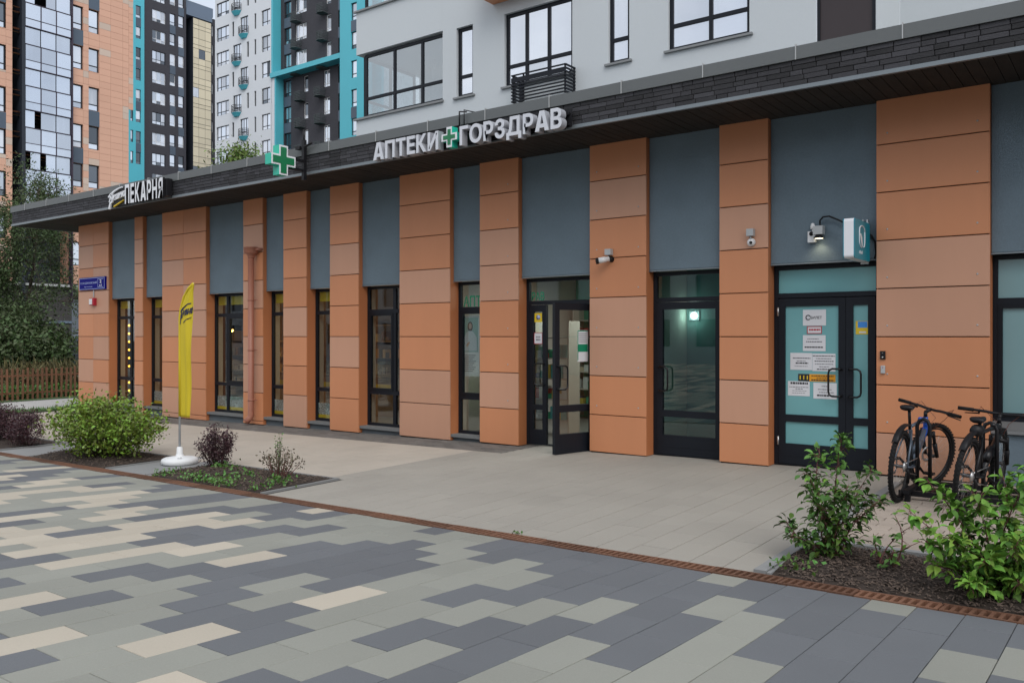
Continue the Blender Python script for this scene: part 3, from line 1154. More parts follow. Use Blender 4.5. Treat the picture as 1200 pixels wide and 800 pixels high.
def door_leaf(name, M, w_, z0, z1, glass, stile=.085, rails=((.50, .60),), kick=.24, handle=1, pane_mats=None, top=.10):
    """A glazed aluminium leaf: local x from the hinge edge 0 to w_, z up, outer face at local y = -.03."""
    def P(p):
        return tuple(M @ Vector(p))
    m_ = MB()

    def bx(x0, x1, za, zb, ya=-.03, yb=.03):
        m_.obox(M @ Matrix.Translation(((x0 + x1) / 2, (ya + yb) / 2, (za + zb) / 2)), x1 - x0, yb - ya, zb - za)
    bx(0, stile, z0, z1)
    bx(w_ - stile, w_, z0, z1)
    bx(stile, w_ - stile, z1 - top, z1)
    bx(stile, w_ - stile, z0, z0 + kick)
    bx(stile + .01, w_ - stile - .01, z0 + kick * .40, z0 + kick * .46, -.034, -.0305)
    zs = [z0 + kick]
    for a, b in rails:
        bx(stile, w_ - stile, a, b)
        zs += [a, b]
    zs.append(z1 - top)
    lf = obj(name, m_, NAVY, shop)
    for q in range(0, len(zs), 2):
        pm_ = MB()
        pm_.obox(M @ Matrix.Translation((w_ / 2, 0, (zs[q] + zs[q + 1]) / 2)), w_ - 2 * stile, .012, zs[q + 1] - zs[q])
        obj('pane', pm_, glass, lf)
    return lf


def pull_handle(parent, M, x, z, dirx):
    """A D-shaped pull of bent black tube standing off the leaf."""
    pts = [(x, -.03, z + .16), (x, -.055, z + .165), (x + dirx * .02, -.075, z + .17), (x + dirx * .10, -.085, z + .17), (x + dirx * .135, -.085, z + .15),
           (x + dirx * .145, -.085, z + .11), (x + dirx * .145, -.085, z - .11), (x + dirx * .135, -.085, z - .15), (x + dirx * .10, -.085, z - .17),
           (x + dirx * .02, -.075, z - .17), (x, -.055, z - .165), (x, -.03, z - .16)]
    obj('handle', MB().tube([M @ Vector(p) for p in pts], .0125, 8), BLACK_M, parent)


def door_case(name, a, b, zb, ztr, posts=()):
    m_ = MB()
    m_.box(a, a + .055, WYF, WYB, zb, BZ - .02)
    m_.box(b - .055, b, WYF, WYB, zb, BZ - .02)
    m_.box(a + .055, b - .055, WYF, WYB, BZ - .075, BZ - .02)
    m_.box(a + .055, b - .055, WYF, WYB, ztr - .06, ztr)
    m_.box(a + .055, b - .055, WYF, WYB, zb, zb + .015)
    for p_ in posts:
        m_.box(p_ - .03, p_ + .03, WYF, WYB, zb + .016, ztr - .06)
    return obj(name, m_, NAVY, shop)


# pharmacy entrance: fixed side light at the left, gap, right-hand leaf standing open
a, b = SPANS[7][0] + .002, SPANS[7][1] - .002
dz = gz(-7.1, 10.7) + .01
case = door_case('entrance_frame', a, b, dz, 2.19)
obj('pane', MB().box(a + .055, b - .055, 10.795, 10.801, 2.19, BZ - .075), GLASS, case)
Mf = Matrix.Translation((a + .06, 10.80, 0))
fixed = door_leaf('fixed_leaf', Mf, .31, dz + .016, 2.125, GLASS, .07, ((.50, .58),), .22)
pull_handle(fixed, Mf, .275, 1.05, -1)
hx = b - .06
WO_ = .78
Mo = Matrix.Translation((hx, 10.775, 0)) @ Matrix.Rotation(R(254), 4, 'Z')
opened = door_leaf('open_door', Mo, WO_, dz - .005, 2.12, GLASS, .085, ((.55, .65),), .28)
opened['label'] = 'navy glazed door leaf standing open'
Mh = Mo @ Matrix.Translation((WO_, 0, 0)) @ Matrix.Rotation(R(180), 4, 'Z')
pull_handle(opened, Mh, .045, 1.05, 1)
pull_handle(opened, Mo, WO_ - .045, 1.05, -1)
# glazed single door
a, b = SPANS[8][0] + .002, SPANS[8][1] - .002
dz = gz(-5, 10.7) + .005
case = door_case('door_frame', a, b, dz, 2.18)
obj('pane', MB().box(a + .055, b - .055, 10.795, 10.801, 2.18, BZ - .075), GLASS_T, case)
Md = Matrix.Translation((a + .06, 10.79, 0))
leaf = door_leaf('glazed_door', Md, b - a - .12, dz + .016, 2.115, GLASS_T, .085, ((.52, .61),), .27)
pull_handle(leaf, Md, .045, 1.05, 1)
# film-covered double door of the clinic
a, b = SPANS[9][0] + .002, SPANS[9][1] - .002
dz = gz(-3.1, 10.7) + .005
case = door_case('clinic_door_frame', a, b, dz, 2.19)
obj('pane', MB().box(a + .055, b - .055, 10.795, 10.801, 2.19, BZ - .075), FROST, case)
Mc = Matrix.Translation((a + .06, 10.79, 0))
wl = .83
cl = door_leaf('clinic_door', Mc, wl, dz + .016, 2.12, FROST, .085, ((.555, .645),), .26)
pull_handle(cl, Mc, wl - .045, 1.07, -1)
Mc2 = Matrix.Translation((a + .06 + wl + .004, 10.79, 0))
cl2 = door_leaf('clinic_side_leaf', Mc2, b - a - .12 - wl - .004, dz + .016, 2.12, FROST, .085, ((.555, .645),), .26)
pull_handle(cl2, Mc2, .045, 1.07, 1)
for hz_ in (.25, 1.9):
    obj('hinge', MB().lathe([(.014, 0), (.014, .11)], (a + .055, 10.757, hz_), 10), STEEL, case)

# ---- rooms behind the glass
inn = MB()
inn.box(-21.3, 3.0, 15.25, 15.35, -.3, 2.9)
for px_ in (-9.7, -5.62, -4.05):
    inn.box(px_ - .06, px_ + .06, 10.96, 15.24, -.3, 2.9)
obj('room_wall', inn, INT_W, shop)
fl = MB().box(-21.3, 3.0, 10.86, 15.24, -.35, gz(-9, 10.6) + .02)
obj('room_floor', fl, INT_F, shop)
obj('room_ceiling', MB().box(-21.3, 3.0, 10.96, 15.24, 2.905, 3.0), INT_W, shop)
obj('bakery_back_wall', MB().box(-21.2, -9.78, 15.18, 15.24, -.1, 2.88), INT_D, shop)
obj('pharmacy_back_wall', MB().box(-9.62, -5.70, 15.18, 15.24, -.1, 2.88), INT_G, shop)
# yellow roller blinds and printed film in the bakery windows
VINYL = vinyl_mat('doodle_film', 22, (.03, .035, .04), (.55, .60, .62))
for i in (0, 1, 2, 3, 4):
    a, b = SPANS[i]
    obj('roller_blind', MB().box(a + .06, b - .06, 10.835, 10.842, 2.31, BZ - .04), YELLOW, shop)
    if i >= 1:
        obj('printed_film', MB().box(a + .055, b - .055, 10.8035, 10.806, .15, .37), VINYL, shop)
        obj('film_band', MB().box(a + .055, b - .055, 10.8035, 10.806, .085, .148), YELLOW, shop)
# curtain-like reveal boards inside the windows
for i in range(7):
    a, b = SPANS[i]
    obj('inner_reveal', MB().box(a + .001, a + .02, 10.845, 10.96, .03, BZ - .03), INT_W, shop)
# green pharmacy lettering on the transoms
flat_text('lettering', 'АПТ', -9.05, -8.68, 10.794, 2.13, 2.31, GREEN_P, shop, .001, .012)
flat_text('lettering', 'РАВ', -7.66, -7.42, 10.794, 2.20, 2.33, GREEN_P, shop, .001, .012)

# ---- downpipe: hopper, shaft, brackets, kicked-out shoe
dp = MB()
px_, py_ = -14.30, 10.44
dp.tube([(px_, py_, 3.27), (px_, py_, .06), (px_ - .012, py_ - .02, .0), (px_ - .05, py_ - .09, -.075)], .061, 14)
dpo = obj('downpipe', dp, TERRA, shop)
hp = MB().lathe([(.061, 3.20), (.066, 3.22), (.075, 3.27), (.135, 3.30), (.14, 3.31), (.14, 3.395), (.15, 3.40), (.15, 3.42), (.13, 3.42), (.12, 3.35)], (px_, py_, 0), 16)
obj('hopper', hp, TERRA, dpo)
obj('spigot', MB().tube([(px_ + .10, py_, 3.375), (px_ + .18, py_ + .05, 3.375), (px_ + .2, py_ + .12, 3.375)], .03, 8), TERRA, dpo)
for z in (.35, 1.35, 2.35):
    obj('bracket', MB().lathe([(.065, z), (.065, z + .035)], (px_, py_, 0), 14).box(px_ - .012, px_ + .012, py_ + .05, FY - .002, z + .008, z + .028).box(px_ + .058, px_ + .16, py_ + .03, py_ + .036, z + .01, z + .026), TERRA, dpo)

# ================================================================== SIGNS AND FITTINGS ON THE SHOPS
def word(sign, text, x0, x1, y, z0, z1, depth, offset, mats, gap=.12, lab=None):
    ws = [glyph_w(c) for c in text]
    tot = sum(ws) + gap * (len(ws) - 1)
    k = (x1 - x0) / tot
    x = x0
    for c, wd in zip(text, ws):
        zz0 = z0
        hh = z1 - z0
        if c == 'Д':                  # its feet hang below the line
            zz0, hh = z0 - .15 * hh, hh * 1.15
        if c == 'А':                  # drawn by hand: heavy legs and a low crossbar
            W_, t_ = wd * k, .30 * wd * k
            am = MB()
            fA = lambda u, v, d: (u, d, v)
            am.prism([(0, 0), (t_ * .95, 0), (W_ * .5, hh * .80), (W_ * .5, hh), (W_ * .33, hh)], fA, -depth, 0, 0, 1)
            am.prism([(W_ - t_ * .95, 0), (W_, 0), (W_ * .67, hh), (W_ * .5, hh), (W_ * .5, hh * .80)], fA, -depth, 0, 0, 1)
            am.prism([(t_ * .80, hh * .17), (W_ - t_ * .80, hh * .17), (W_ - t_ * 1.05, hh * .36), (t_ * 1.05, hh * .36)], fA, -depth + .001, -.001, 0, 1)
            put('letter', am.mesh('letter', mats), sign, (x, y, zz0))
            x += (wd + gap) * k
            continue
        me = letter_mesh(c, hh, wd * k, depth, offset, mats)
        put('letter', me, sign, (x, y, zz0))
        x += (wd + gap) * k


def cross_poly(h, a):
    """Plus outline with half-size h and half-arm a."""
    return [(-a, -h), (a, -h), (a, -a), (h, -a), (h, a), (a, a), (a, h), (-a, h), (-a, a), (-h, a), (-h, -a), (-a, -a)]


ps = thing('pharmacy_sign', 'raised grey white letters АПТЕКИ ГОРЗДРАВ with a small green cross on the brick canopy edge', 'sign', (-7.8, 9.47, 4.36))
word(ps, 'АПТЕКИ', -9.60, -8.25, 9.38, 4.372, 4.645, .12, .030, [SIGN_G, SIGN_GS], .08)
word(ps, 'ГОРЗДРАВ', -7.84, -6.09, 9.38, 4.372, 4.645, .12, .030, [SIGN_G, SIGN_GS], .08)
bk = MB()
for z in (4.43, 4.57):
    bk.box(-9.62, -6.07, 9.405, 9.43, z, z + .03)
for x in (-9.5, -8.7, -8.2, -7.7, -6.9, -6.2):
    bk.box(x, x + .03, 9.431, 9.485, 4.40, 4.64)
obj('mounting_rail', bk, BLACK, ps)
obj('backing_board', MB().box(-9.66, -8.22, 9.4305, 9.436, 4.405, 4.66).box(-7.88, -6.04, 9.4305, 9.436, 4.405, 4.66), BLACK, ps)
cx, cz = -8.045, 4.525
fnx = lambda u, v, d: (cx + u, d, cz + v)
obj('cross', MB().prism(cross_poly(.148, .052), fnx, 9.27, 9.40, 0, 1), [SIGN_W, GREEN_E], ps)
obj('cross_face', MB().prism(cross_poly(.112, .028), fnx, 9.262, 9.2695), GREEN_S, ps)
obj('conduit', MB().tube([(cx + .05, 9.44, 4.7), (cx + .05, 9.44, 4.92), (cx + .05, 9.6, 4.95)], .012, 6).tube([(cx + .14, 9.44, 4.7), (cx + .14, 9.44, 4.93), (cx + .14, 9.7, 4.95)], .009, 6), BLACK, ps)

bs = thing('bakery_sign', 'tall narrow white letters ПЕКАРНЯ beside a slanting white script on the canopy edge', 'sign', (-16.7, 9.47, 4.36))
word(bs, 'ПЕКАРНЯ', -17.02, -15.60, 9.36, 4.40, 4.80, .05, .030, [SIGN_W, BLACK], .13)
obj('backing_box', MB().box(-17.07, -15.52, 9.3605, 9.47, 4.43, 4.78), BLACK, bs)
# script emblem: written name, stroke over it, yellow swoosh below
EX, EZ = -17.86, 4.40


def emblem(fn, parent, m_ink, m_swoosh, k=1., dep=.03):
    me, co = text_mesh('Буханка', 1.0, .05, .042)
    lo, hi = co.min(0), co.max(0)
    sp = hi - lo
    out = np.empty_like(co)
    for i_, p in enumerate(co):
        u = (p[0] - lo[0]) / sp[0]
        v = (p[1] - lo[1]) / sp[1]
        q = fn((.05 + u * .64 + v * .08) * k, (.115 + v * .215 + u * .085) * k, (p[2] - lo[2]) / sp[2] * dep)
        out[i_] = q
    me.vertices.foreach_set('co', out.ravel())
    me.materials.append(m_ink)
    me.update()
    put('script', me, parent)
    ar = [(.03, .285), (.11, .345), (.25, .405), (.42, .445), (.56, .46), (.562, .435), (.43, .418), (.28, .375), (.15, .315), (.07, .262)]
    obj('stroke', MB().prism([(u * k, v * k) for u, v in ar][::-1], lambda u, v, d: fn(u, v, d), dep, 0), m_ink, parent)
    ar = [(.05, .02), (.10, .0), (.14, .12), (.19, .21), (.13, .22), (.09, .13)]
    obj('stroke', MB().prism([(u * k, v * k) for u, v in ar], lambda u, v, d: fn(u, v, d), dep, 0), m_ink, parent)
    ar = [(.24, .035), (.38, .075), (.52, .115), (.66, .165), (.60, .155), (.44, .115), (.27, .065)]
    obj('swoosh', MB().prism([(u * k, v * k) for u, v in ar], lambda u, v, d: fn(u, v, d), dep, 0), m_swoosh, parent)


emblem(lambda u, v, d: (EX + u * 1.08, 9.40 - d, EZ + v * .96 - .04), bs, SIGN_W, YELLOW)
obj('backing_board', MB().prism([(.0, .10), (.10, .0), (.70, .02), (.74, .44), (.42, .46), (.02, .26)], lambda u, v, d: (EX + u * 1.06, d, EZ + v * .9), 9.402, 9.46), BLACK, bs)

# big pharmacy cross on a bracket, its faces square to the wall
pc = thing('pharmacy_cross', 'large projecting green cross with white rim and turquoise edges on a black bracket', 'sign', (-11.3, 9.45, 4.5))
cx, cy, cz = -11.36, 8.93, 4.545
fcx = lambda u, v, d: (d, cy + u, cz + v)
obj('body', MB().prism(cross_poly(.245, .088), fcx, cx - .16, cx + .0, 0, 1), [SIGN_W, GREEN_E], pc)
obj('face', MB().prism(cross_poly(.215, .058), fcx, cx + .001, cx + .008), GREEN_S, pc)
obj('face', MB().prism(cross_poly(.215, .058), fcx, cx - .168, cx - .161), GREEN_S, pc)
br = MB()
br.box(cx - .12, cx - .06, 9.40, 9.46, 4.30, 4.98)
br.box(cx - .11, cx - .07, cy + .06, 9.40, 4.60, 4.64)
br.box(cx - .11, cx - .07, cy + .06, 9.40, 4.44, 4.48)
br.tube([(cx - .09, 9.43, 4.95), (cx - .09, 9.43, 5.16)], .018, 8)
br.tube([(cx - .02, 9.40, 4.86), (cx + .14, 9.40, 4.90)], .02, 8)
br.box(cx - .26, cx - .15, 9.38, 9.46, 4.83, 4.88)
obj('bracket', br, BLACK, pc)

# teal projecting box sign over the clinic door
tb = thing('box_sign', 'white edged teal box sign with looped emblem projecting over the clinic door', 'sign', (-2.68, 10.6, 2.54))
m_ = MB()
yr0, yr1, zr0, zr1, rr = 9.90, 10.567, 2.522, 2.972, .035
qy = lambda v: 9.9 + (v - 10.06) * 1.334
out_ = []
for cy_, cz_, a0 in ((yr1 - rr, zr1 - rr, 0), (yr0 + rr, zr1 - rr, 90), (yr0 + rr, zr0 + rr, 180), (yr1 - rr, zr0 + rr, 270)):
    for t in range(0, 91, 18):
        out_.append((cy_ + rr * math.cos(R(a0 + t)), cz_ + rr * math.sin(R(a0 + t))))
fyz = lambda u, v, d: (d, u, v)
obj('body', m_.prism(out_, fyz, -2.700, -2.594), SIGN_W, tb)
obj('face', MB().prism(out_, fyz, -2.5935, -2.584), SIGN_TEAL, tb)
obj('face', MB().prism(out_, fyz, -2.710, -2.7005), SIGN_TEAL, tb)
loop = []
for cy_, cz_, a0, a1 in ((10.29, 2.87, 0, 180), (10.29, 2.74, 180, 262)):
    for t in np.linspace(a0, a1, 9):
        loop.append((-2.581, qy(cy_ + .085 * math.cos(R(t))), cz_ - .02 + .06 * math.sin(R(t))))
obj('emblem', MB().tube(loop, .007, 6).tube([(-2.581, qy(10.375), 2.85), (-2.581, qy(10.375), 2.72), (-2.581, qy(10.36), 2.68), (-2.581, qy(10.335), 2.67)], .007, 6), SIGN_W, tb)
obj('emblem_blade', MB().prism([(qy(u), v - .02) for u, v in [(10.225, 2.82), (10.245, 2.84), (10.285, 2.80), (10.30, 2.69), (10.275, 2.70)]], fyz, -2.5815, -2.577), SIGN_W, tb)
for k_, (ya, wd) in enumerate(((10.20, .022), (10.235, .018), (10.265, .02), (10.295, .016))):
    obj('emblem_stroke', MB().box(-2.583, -2.579, qy(ya), qy(ya + wd * .55), 2.585, 2.615 + .008 * (k_ % 2)), PAPER, tb)
obj('wall_bracket', MB().box(-2.69, -2.60, 10.57, 10.60, 2.50, 2.99).box(-2.68, -2.665, 10.601, 10.644, 2.50, 3.03).box(-2.63, -2.615, 10.601, 10.644, 2.50, 3.03), STEEL, tb)

# spot lamp, siren box and their cable on the grey panel
lp = thing('spot_lamp', 'small lit grey wall spot lamp with black cable beside the box sign', 'lamp', (-3.17, 10.64, 2.85))
obj('housing', MB().box(-3.23, -3.115, 10.50, 10.60, 2.885, 2.99).box(-3.20, -3.145, 10.601, 10.643, 2.90, 2.975), PLASTIC_G, lp)
obj('lamp_head', MB().lathe([(.03, .0), (.06, -.03), (.062, -.045), (.05, -.045)], (-3.172, 10.55, 2.884), 16), BLACK, lp)
obj('bulb', MB().lathe([(.0, -.052), (.03, -.05), (.05, -.046), (.052, -.04)], (-3.172, 10.55, 2.884), 16), LAMPSPOT, lp)
obj('cable', MB().tube([(-3.17, 10.60, 2.99), (-3.17, 10.58, 3.06), (-3.13, 10.57, 3.10), (-3.06, 10.58, 3.105), (-2.95, 10.60, 3.05), (-2.85, 10.60, 2.99), (-2.72, 10.60, 2.93)], .011, 8)
    .tube([(-2.62, 10.6, 2.87), (-2.58, 10.62, 2.84), (-2.54, 10.63, 2.76), (-2.53, 10.635, 2.62), (-2.55, 10.635, 2.56)], .011, 8), BLACK, lp)
ld = bpy.data.lights.new('spot_lamp_light', 'SPOT')
ld.energy = 1.1
ld.color = (1, .80, .50)
ld.spot_size = R(120)
ld.spot_blend = .8
ld.shadow_soft_size = .04
lo_ = bpy.data.objects.new('spot_lamp_light', ld)
lo_.location = (-3.172, 10.545, 2.81)
lo_.rotation_euler = (R(18), 0, 0)
COL.objects.link(lo_)
sr = thing('siren_box', 'small pale alarm siren box with dark eye beside the wall spot lamp', 'alarm', (-3.27, 10.64, 2.80))
obj('case', MB().box(-3.315, -3.225, 10.57, 10.642, 2.80, 2.935), PLASTIC_W, sr)
obj('eye', MB().lathe([(.028, -.012), (.026, -.018), (.0, -.02)], (-3.27, 10.582, 2.905), 14, axis='y'), BLACK, sr)
obj('beacon', MB().lathe([(.03, 2.965), (.028, 3.0), (.018, 3.035), (.0, 3.04)], (-3.262, 10.60, 0), 14).tube([(-3.262, 10.60, 2.936), (-3.262, 10.60, 2.97)], .012, 8), PLASTIC_W, sr)

# cameras
bc = thing('bullet_camera', 'white and black bullet camera hanging from a grey junction box on the orange pillar', 'camera', (-6.12, 10.54, 2.72))
obj('junction_box', MB().box(-6.155, -6.06, 10.47, 10.548, 2.80, 2.885), PLASTIC_G, bc)
obj('cable', MB().tube([(-6.11, 10.52, 2.80), (-6.11, 10.52, 2.76)], .01, 6), BLACK, bc)
p0, p1 = Vector((-6.09, 10.49, 2.745)), Vector((-6.21, 10.385, 2.715))
obj('camera_body', MB().tube([p0, lerp(p0, p1, .3), lerp(p0, p1, .32), p1], [.036, .036, .042, .042], 14), PLASTIC_W, bc)
obj('lens_hood', MB().tube([p1, p1 + (p1 - p0).normalized() * .03], [.046, .046], 14), BLACK, bc)
obj('arm', MB().tube([p0, (-6.085, 10.53, 2.74), (-6.085, 10.548, 2.74)], [.03, .034, .045], 10), BLACK, bc)
dc = thing('dome_camera', 'white dome camera under a grey junction box on the orange pillar', 'camera', (-4.02, 10.54, 2.83))
obj('junction_box', MB().box(-4.065, -3.975, 10.475, 10.548, 2.925, 3.015), PLASTIC_G, dc)
obj('neck', MB().tube([(-4.02, 10.51, 2.925), (-4.02, 10.51, 2.88)], .01, 6), PLASTIC_G, dc)
obj('dome', MB().lathe([(.055, 0), (.054, -.02), (.045, -.04), (.025, -.056), (0, -.06)], (-4.02, 10.548, 2.845), 18, axis='y'), PLASTIC_W, dc)
obj('lens', MB().lathe([(.02, 0), (.018, -.012), (0, -.016)], (-4.008, 10.487, 2.838), 12, axis='y'), BLACK, dc)
# intercom and card reader
ic = thing('intercom', 'small black intercom panel on the pillar right of the clinic door', 'intercom', (-2.43, 10.545, 1.37))
obj('case', MB().face_panel(-2.462, -2.405, 1.372, 1.468, 10.524, 10.548, .004), BLACK, ic)
obj('lens', MB().lathe([(.008, 0), (0, -.004)], (-2.434, 10.524, 1.445), 10, axis='y'), STEEL, ic)
obj('button', MB().lathe([(.011, 0), (.01, -.005), (0, -.006)], (-2.434, 10.524, 1.395), 10, axis='y'), STEEL, ic)
cdr = thing('card_reader', 'small grey card reader below the black intercom', 'card reader', (-2.43, 10.545, 1.21))
obj('case', MB().face_panel(-2.455, -2.408, 1.205, 1.298, 10.524, 10.548, .004), PLASTIC_G, cdr)
obj('indicator', MB().box(-2.436, -2.427, 10.5215, 10.5235, 1.27, 1.28), RED, cdr)

# address plate and fire call point on the far left pillar
ap = thing('address_plate', 'blue street name plate with house number two on the far left pillar', 'sign', (-20.75, 10.54, 2.78))
obj('plate', MB().face_panel(-21.38, -20.12, 2.785, 3.095, 10.505, 10.548, .008), PLATE, ap)
rim = MB()
for q in ((-21.36, -20.14, 3.068, 3.078), (-21.36, -20.14, 2.802, 2.812), (-21.36, -21.35, 2.813, 3.067), (-20.15, -20.14, 2.813, 3.067), (-20.46, -20.45, 2.84, 3.045), (-20.449, -20.19, 3.035, 3.045), (-20.449, -20.19, 2.84, 2.85)):
    rim.box(q[0], q[1], 10.502, 10.5045, q[2], q[3])
obj('rim', rim, PLATE_T, ap)
flat_text('lettering', 'СКАНДИНАВСКИЙ', -21.31, -20.50, 10.5045, 2.925, 2.995, PLATE_T, ap)
flat_text('lettering', 'бульвар', -21.12, -20.72, 10.5045, 2.845, 2.88, PLATE_T, ap)
flat_text('numeral', '2', -20.37, -20.28, 10.5045, 2.94, 3.02, SIGN_W, ap, .002, .02)
flat_text('numeral', 'к1', -20.38, -20.27, 10.5045, 2.865, 2.91, SIGN_W, ap, .002, .02)
fcp = thing('alarm_sounder', 'small red and white alarm sounder below the blue address plate', 'alarm', (-20.7, 10.54, 2.39))
obj('case', MB().face_panel(-20.82, -20.60, 2.40, 2.58, 10.47, 10.548, .015), RED, fcp)
obj('lens', MB().face_panel(-20.80, -20.66, 2.42, 2.56, 10.46, 10.4695, .004), PLASTIC_W, fcp)
obj('conduit', MB().box(-20.735, -20.705, 10.53, 10.548, 2.601, 2.784), PLASTIC_G, fcp)


# ---- notices stuck on the glass
def notice(name, label, x0, x1, z0, z1, y=10.748, lines=(), m_=PAPER, cat='notice', tilt=0.):
    """A sheet with print too small to read in the photograph: bars of ink with word gaps."""
    t = thing(name, label, cat, ((x0 + x1) / 2, y, (z0 + z1) / 2))
    obj('sheet', MB().box(x0, x1, y - .0015, y, z0, z1), m_, t)
    for (fx0, fx1, fz, hh, mi) in lines:
        ln = MB()
        x = lerp(x0, x1, fx0)
        xe = lerp(x0, x1, fx1)
        while x < xe - .004:
            q = min(x + rng.uniform(.012, .035), xe)
            ln.box(x, q, y - .0026, y - .0018, lerp(z0, z1, fz), lerp(z0, z1, fz) + hh)
            x = q + .006
        if ln.v:
            obj('print_line', ln, mi, t)
    return t


GY = 10.782
n1 = notice('notice', 'white sheet with bold black wordmark, topmost on the clinic door', -3.44, -3.155, 1.775, 1.975, GY)
obj('wordmark_ring', MB().tube([(-3.375 + .028 * math.cos(t), GY - .003, 1.878 + .028 * math.sin(t)) for t in np.linspace(.4, 5.6, 12)], .006, 5), INK, n1)
flat_text('wordmark', 'БИЛЕТ', -3.345, -3.205, GY - .0015, 1.858, 1.893, INK, n1, .001, .02)
n2 = notice('notice', 'small white label with red border on the clinic door', -3.39, -3.205, 1.672, 1.768, GY, ((.14, .9, .42, .022, RED),))
obj('border', MB().box(-3.39, -3.205, GY - .003, GY - .0016, 1.758, 1.768).box(-3.39, -3.205, GY - .003, GY - .0016, 1.672, 1.682).box(-3.39, -3.38, GY - .003, GY - .0016, 1.6825, 1.7575).box(-3.215, -3.205, GY - .003, GY - .0016, 1.6825, 1.7575), RED, n2)
notice('notice', 'white sheet with three printed lines below the red bordered label', -3.44, -3.16, 1.455, 1.655, GY, ((.2, .72, .74, .010, INK_L), (.14, .86, .55, .014, INK_L), (.08, .88, .2, .017, INK)))
notice('notice', 'white sheet left of its twin in the middle of the clinic door', -3.60, -3.325, 1.215, 1.43, GY, ((.12, .92, .66, .014, INK_L), (.3, .7, .5, .009, INK_L), (.25, .82, .36, .017, INK), (.2, .8, .2, .007, INK_L)))
notice('notice', 'white sheet of centred text right of its twin on the clinic door', -3.322, -3.04, 1.205, 1.425, GY, ((.02, .97, .84, .010, INK), (.16, .84, .69, .010, INK_L), (.1, .92, .54, .011, INK), (.12, .9, .38, .010, INK_L), (.3, .72, .23, .010, INK_L), (.2, .82, .08, .013, INK)))
ob = notice('banner_sticker', 'orange sticker with black block at its left end on the clinic door', -3.50, -3.04, 1.075, 1.165, GY, ((.36, .96, .70, .012, INK), (.5, .8, .44, .008, INK), (.36, .97, .10, .016, INK)), AMBER, 'sticker')
obj('black_block', MB().box(-3.50, -3.36, GY - .0028, GY - .0016, 1.075, 1.165), INK, ob)
for q in (-3.48, -3.435, -3.39):
    obj('yellow_mark', MB().box(q, q + .012, GY - .004, GY - .0029, 1.095, 1.145), YELLOW, ob)
notice('notice', 'white sheet with bold black heading at the lower left of the clinic door', -3.63, -3.355, .885, 1.07, GY, ((.12, .92, .80, .026, INK), (.06, .96, .58, .008, INK_L), (.35, .68, .46, .008, INK), (.2, .85, .33, .006, INK_L), (.2, .8, .18, .006, INK_L)))
notice('notice', 'white sheet partly behind the handle at the lower right of the clinic door', -3.31, -3.025, .86, 1.06, GY, ((.36, .62, .76, .010, INK_L), (.2, .78, .56, .010, INK_L), (.25, .9, .38, .009, INK_L), (.16, .92, .16, .020, INK)))
ys = notice('sticker', 'yellow and blue sticker on the narrow leaf of the clinic door', -2.80, -2.635, 1.665, 1.825, GY, (), YELLOW, 'sticker')
obj('blue_field', MB().box(-2.775, -2.665, GY - .0028, GY - .0016, 1.745, 1.82), SKYBLUE, ys)
obj('white_bar', MB().box(-2.76, -2.68, GY - .0028, GY - .0016, 1.68, 1.70), PAPER, ys)
# pharmacy glass
st = notice('sticker', 'yellow square sticker with violet oval on the pharmacy side light', -7.60, -7.46, 1.86, 2.0, 10.788, (), YELLOW, 'sticker')
obj('oval', MB().lathe([(.04, 0), (0, -.002)], (-7.53, 10.786, 1.935), 14, axis='y'), PLATE_T, st)
rb = notice('notice', 'white sheet with red border on the pharmacy side light', -7.61, -7.45, 1.52, 1.70, 10.788, ((.25, .75, .55, .02, INK_L), (.25, .75, .3, .025, INK_L)))
obj('border', MB().box(-7.61, -7.45, 10.784, 10.7855, 1.692, 1.70).box(-7.61, -7.45, 10.784, 10.7855, 1.52, 1.528).box(-7.61, -7.602, 10.784, 10.7855, 1.5285, 1.6915).box(-7.458, -7.45, 10.784, 10.7855, 1.5285, 1.6915), RED, rb)
# poster of a pharmacist behind the narrow window, drawn as flat print
po = thing('poster', 'tall white poster of a dark haired woman in a white coat in the pharmacy window', 'poster', (-8.84, 10.83, 1.4))
py = 10.822
obj('sheet', MB().box(-9.13, -8.74, py, py + .002, .98, 1.98), PAPER, po)
obj('printed_ground', MB().box(-9.11, -8.76, py - .0004, py - .0001, 1.38, 1.95), mat('printed_ground', (.30, .46, .44), .8), po)
disc = lambda cx_, cz_, rx_, rz_: [(cx_ + rx_ * math.cos(t), cz_ + rz_ * math.sin(t)) for t in np.linspace(0, 2 * math.pi, 17)[:-1]]
fxz = lambda u, v, d: (u, d, v)
HAIR = mat('printed_hair', (.10, .06, .045), .8)
SKIN = mat('printed_skin', (.55, .36, .28), .8)
COAT = mat('printed_coat', (.58, .62, .68), .8)
obj('printed_hair', MB().prism(disc(-8.93, 1.80, .055, .085), fxz, py - .0015, py - .0005), HAIR, po)
obj('printed_face', MB().prism(disc(-8.93, 1.81, .034, .05), fxz, py - .003, py - .002), SKIN, po)
obj('printed_coat', MB().prism([(-9.06, 1.40), (-8.78, 1.40), (-8.79, 1.62), (-8.85, 1.70), (-8.9, 1.73), (-8.96, 1.73), (-9.01, 1.70), (-9.07, 1.60)], fxz, py - .0045, py - .0035), COAT, po)
obj('printed_arm', MB().prism([(-9.01, 1.50), (-8.95, 1.56), (-8.93, 1.53), (-9., 1.46)], fxz, py - .006, py - .005), SKIN, po)
tx = MB()
for k in range(9):
    tx.box(-9.07, -8.81 - .03 * (k % 3), py - .0015, py - .0005, 1.32 - .033 * k, 1.332 - .033 * k)
obj('printed_text', tx, INK_L, po)
pg = thing('window_card', 'blue over green printed card at the edge of the pharmacist poster', 'poster', (-8.68, 10.83, 1.5))
obj('blue_field', MB().box(-8.725, -8.61, py - .004, py - .002, 1.52, 1.72), SKYBLUE, pg)
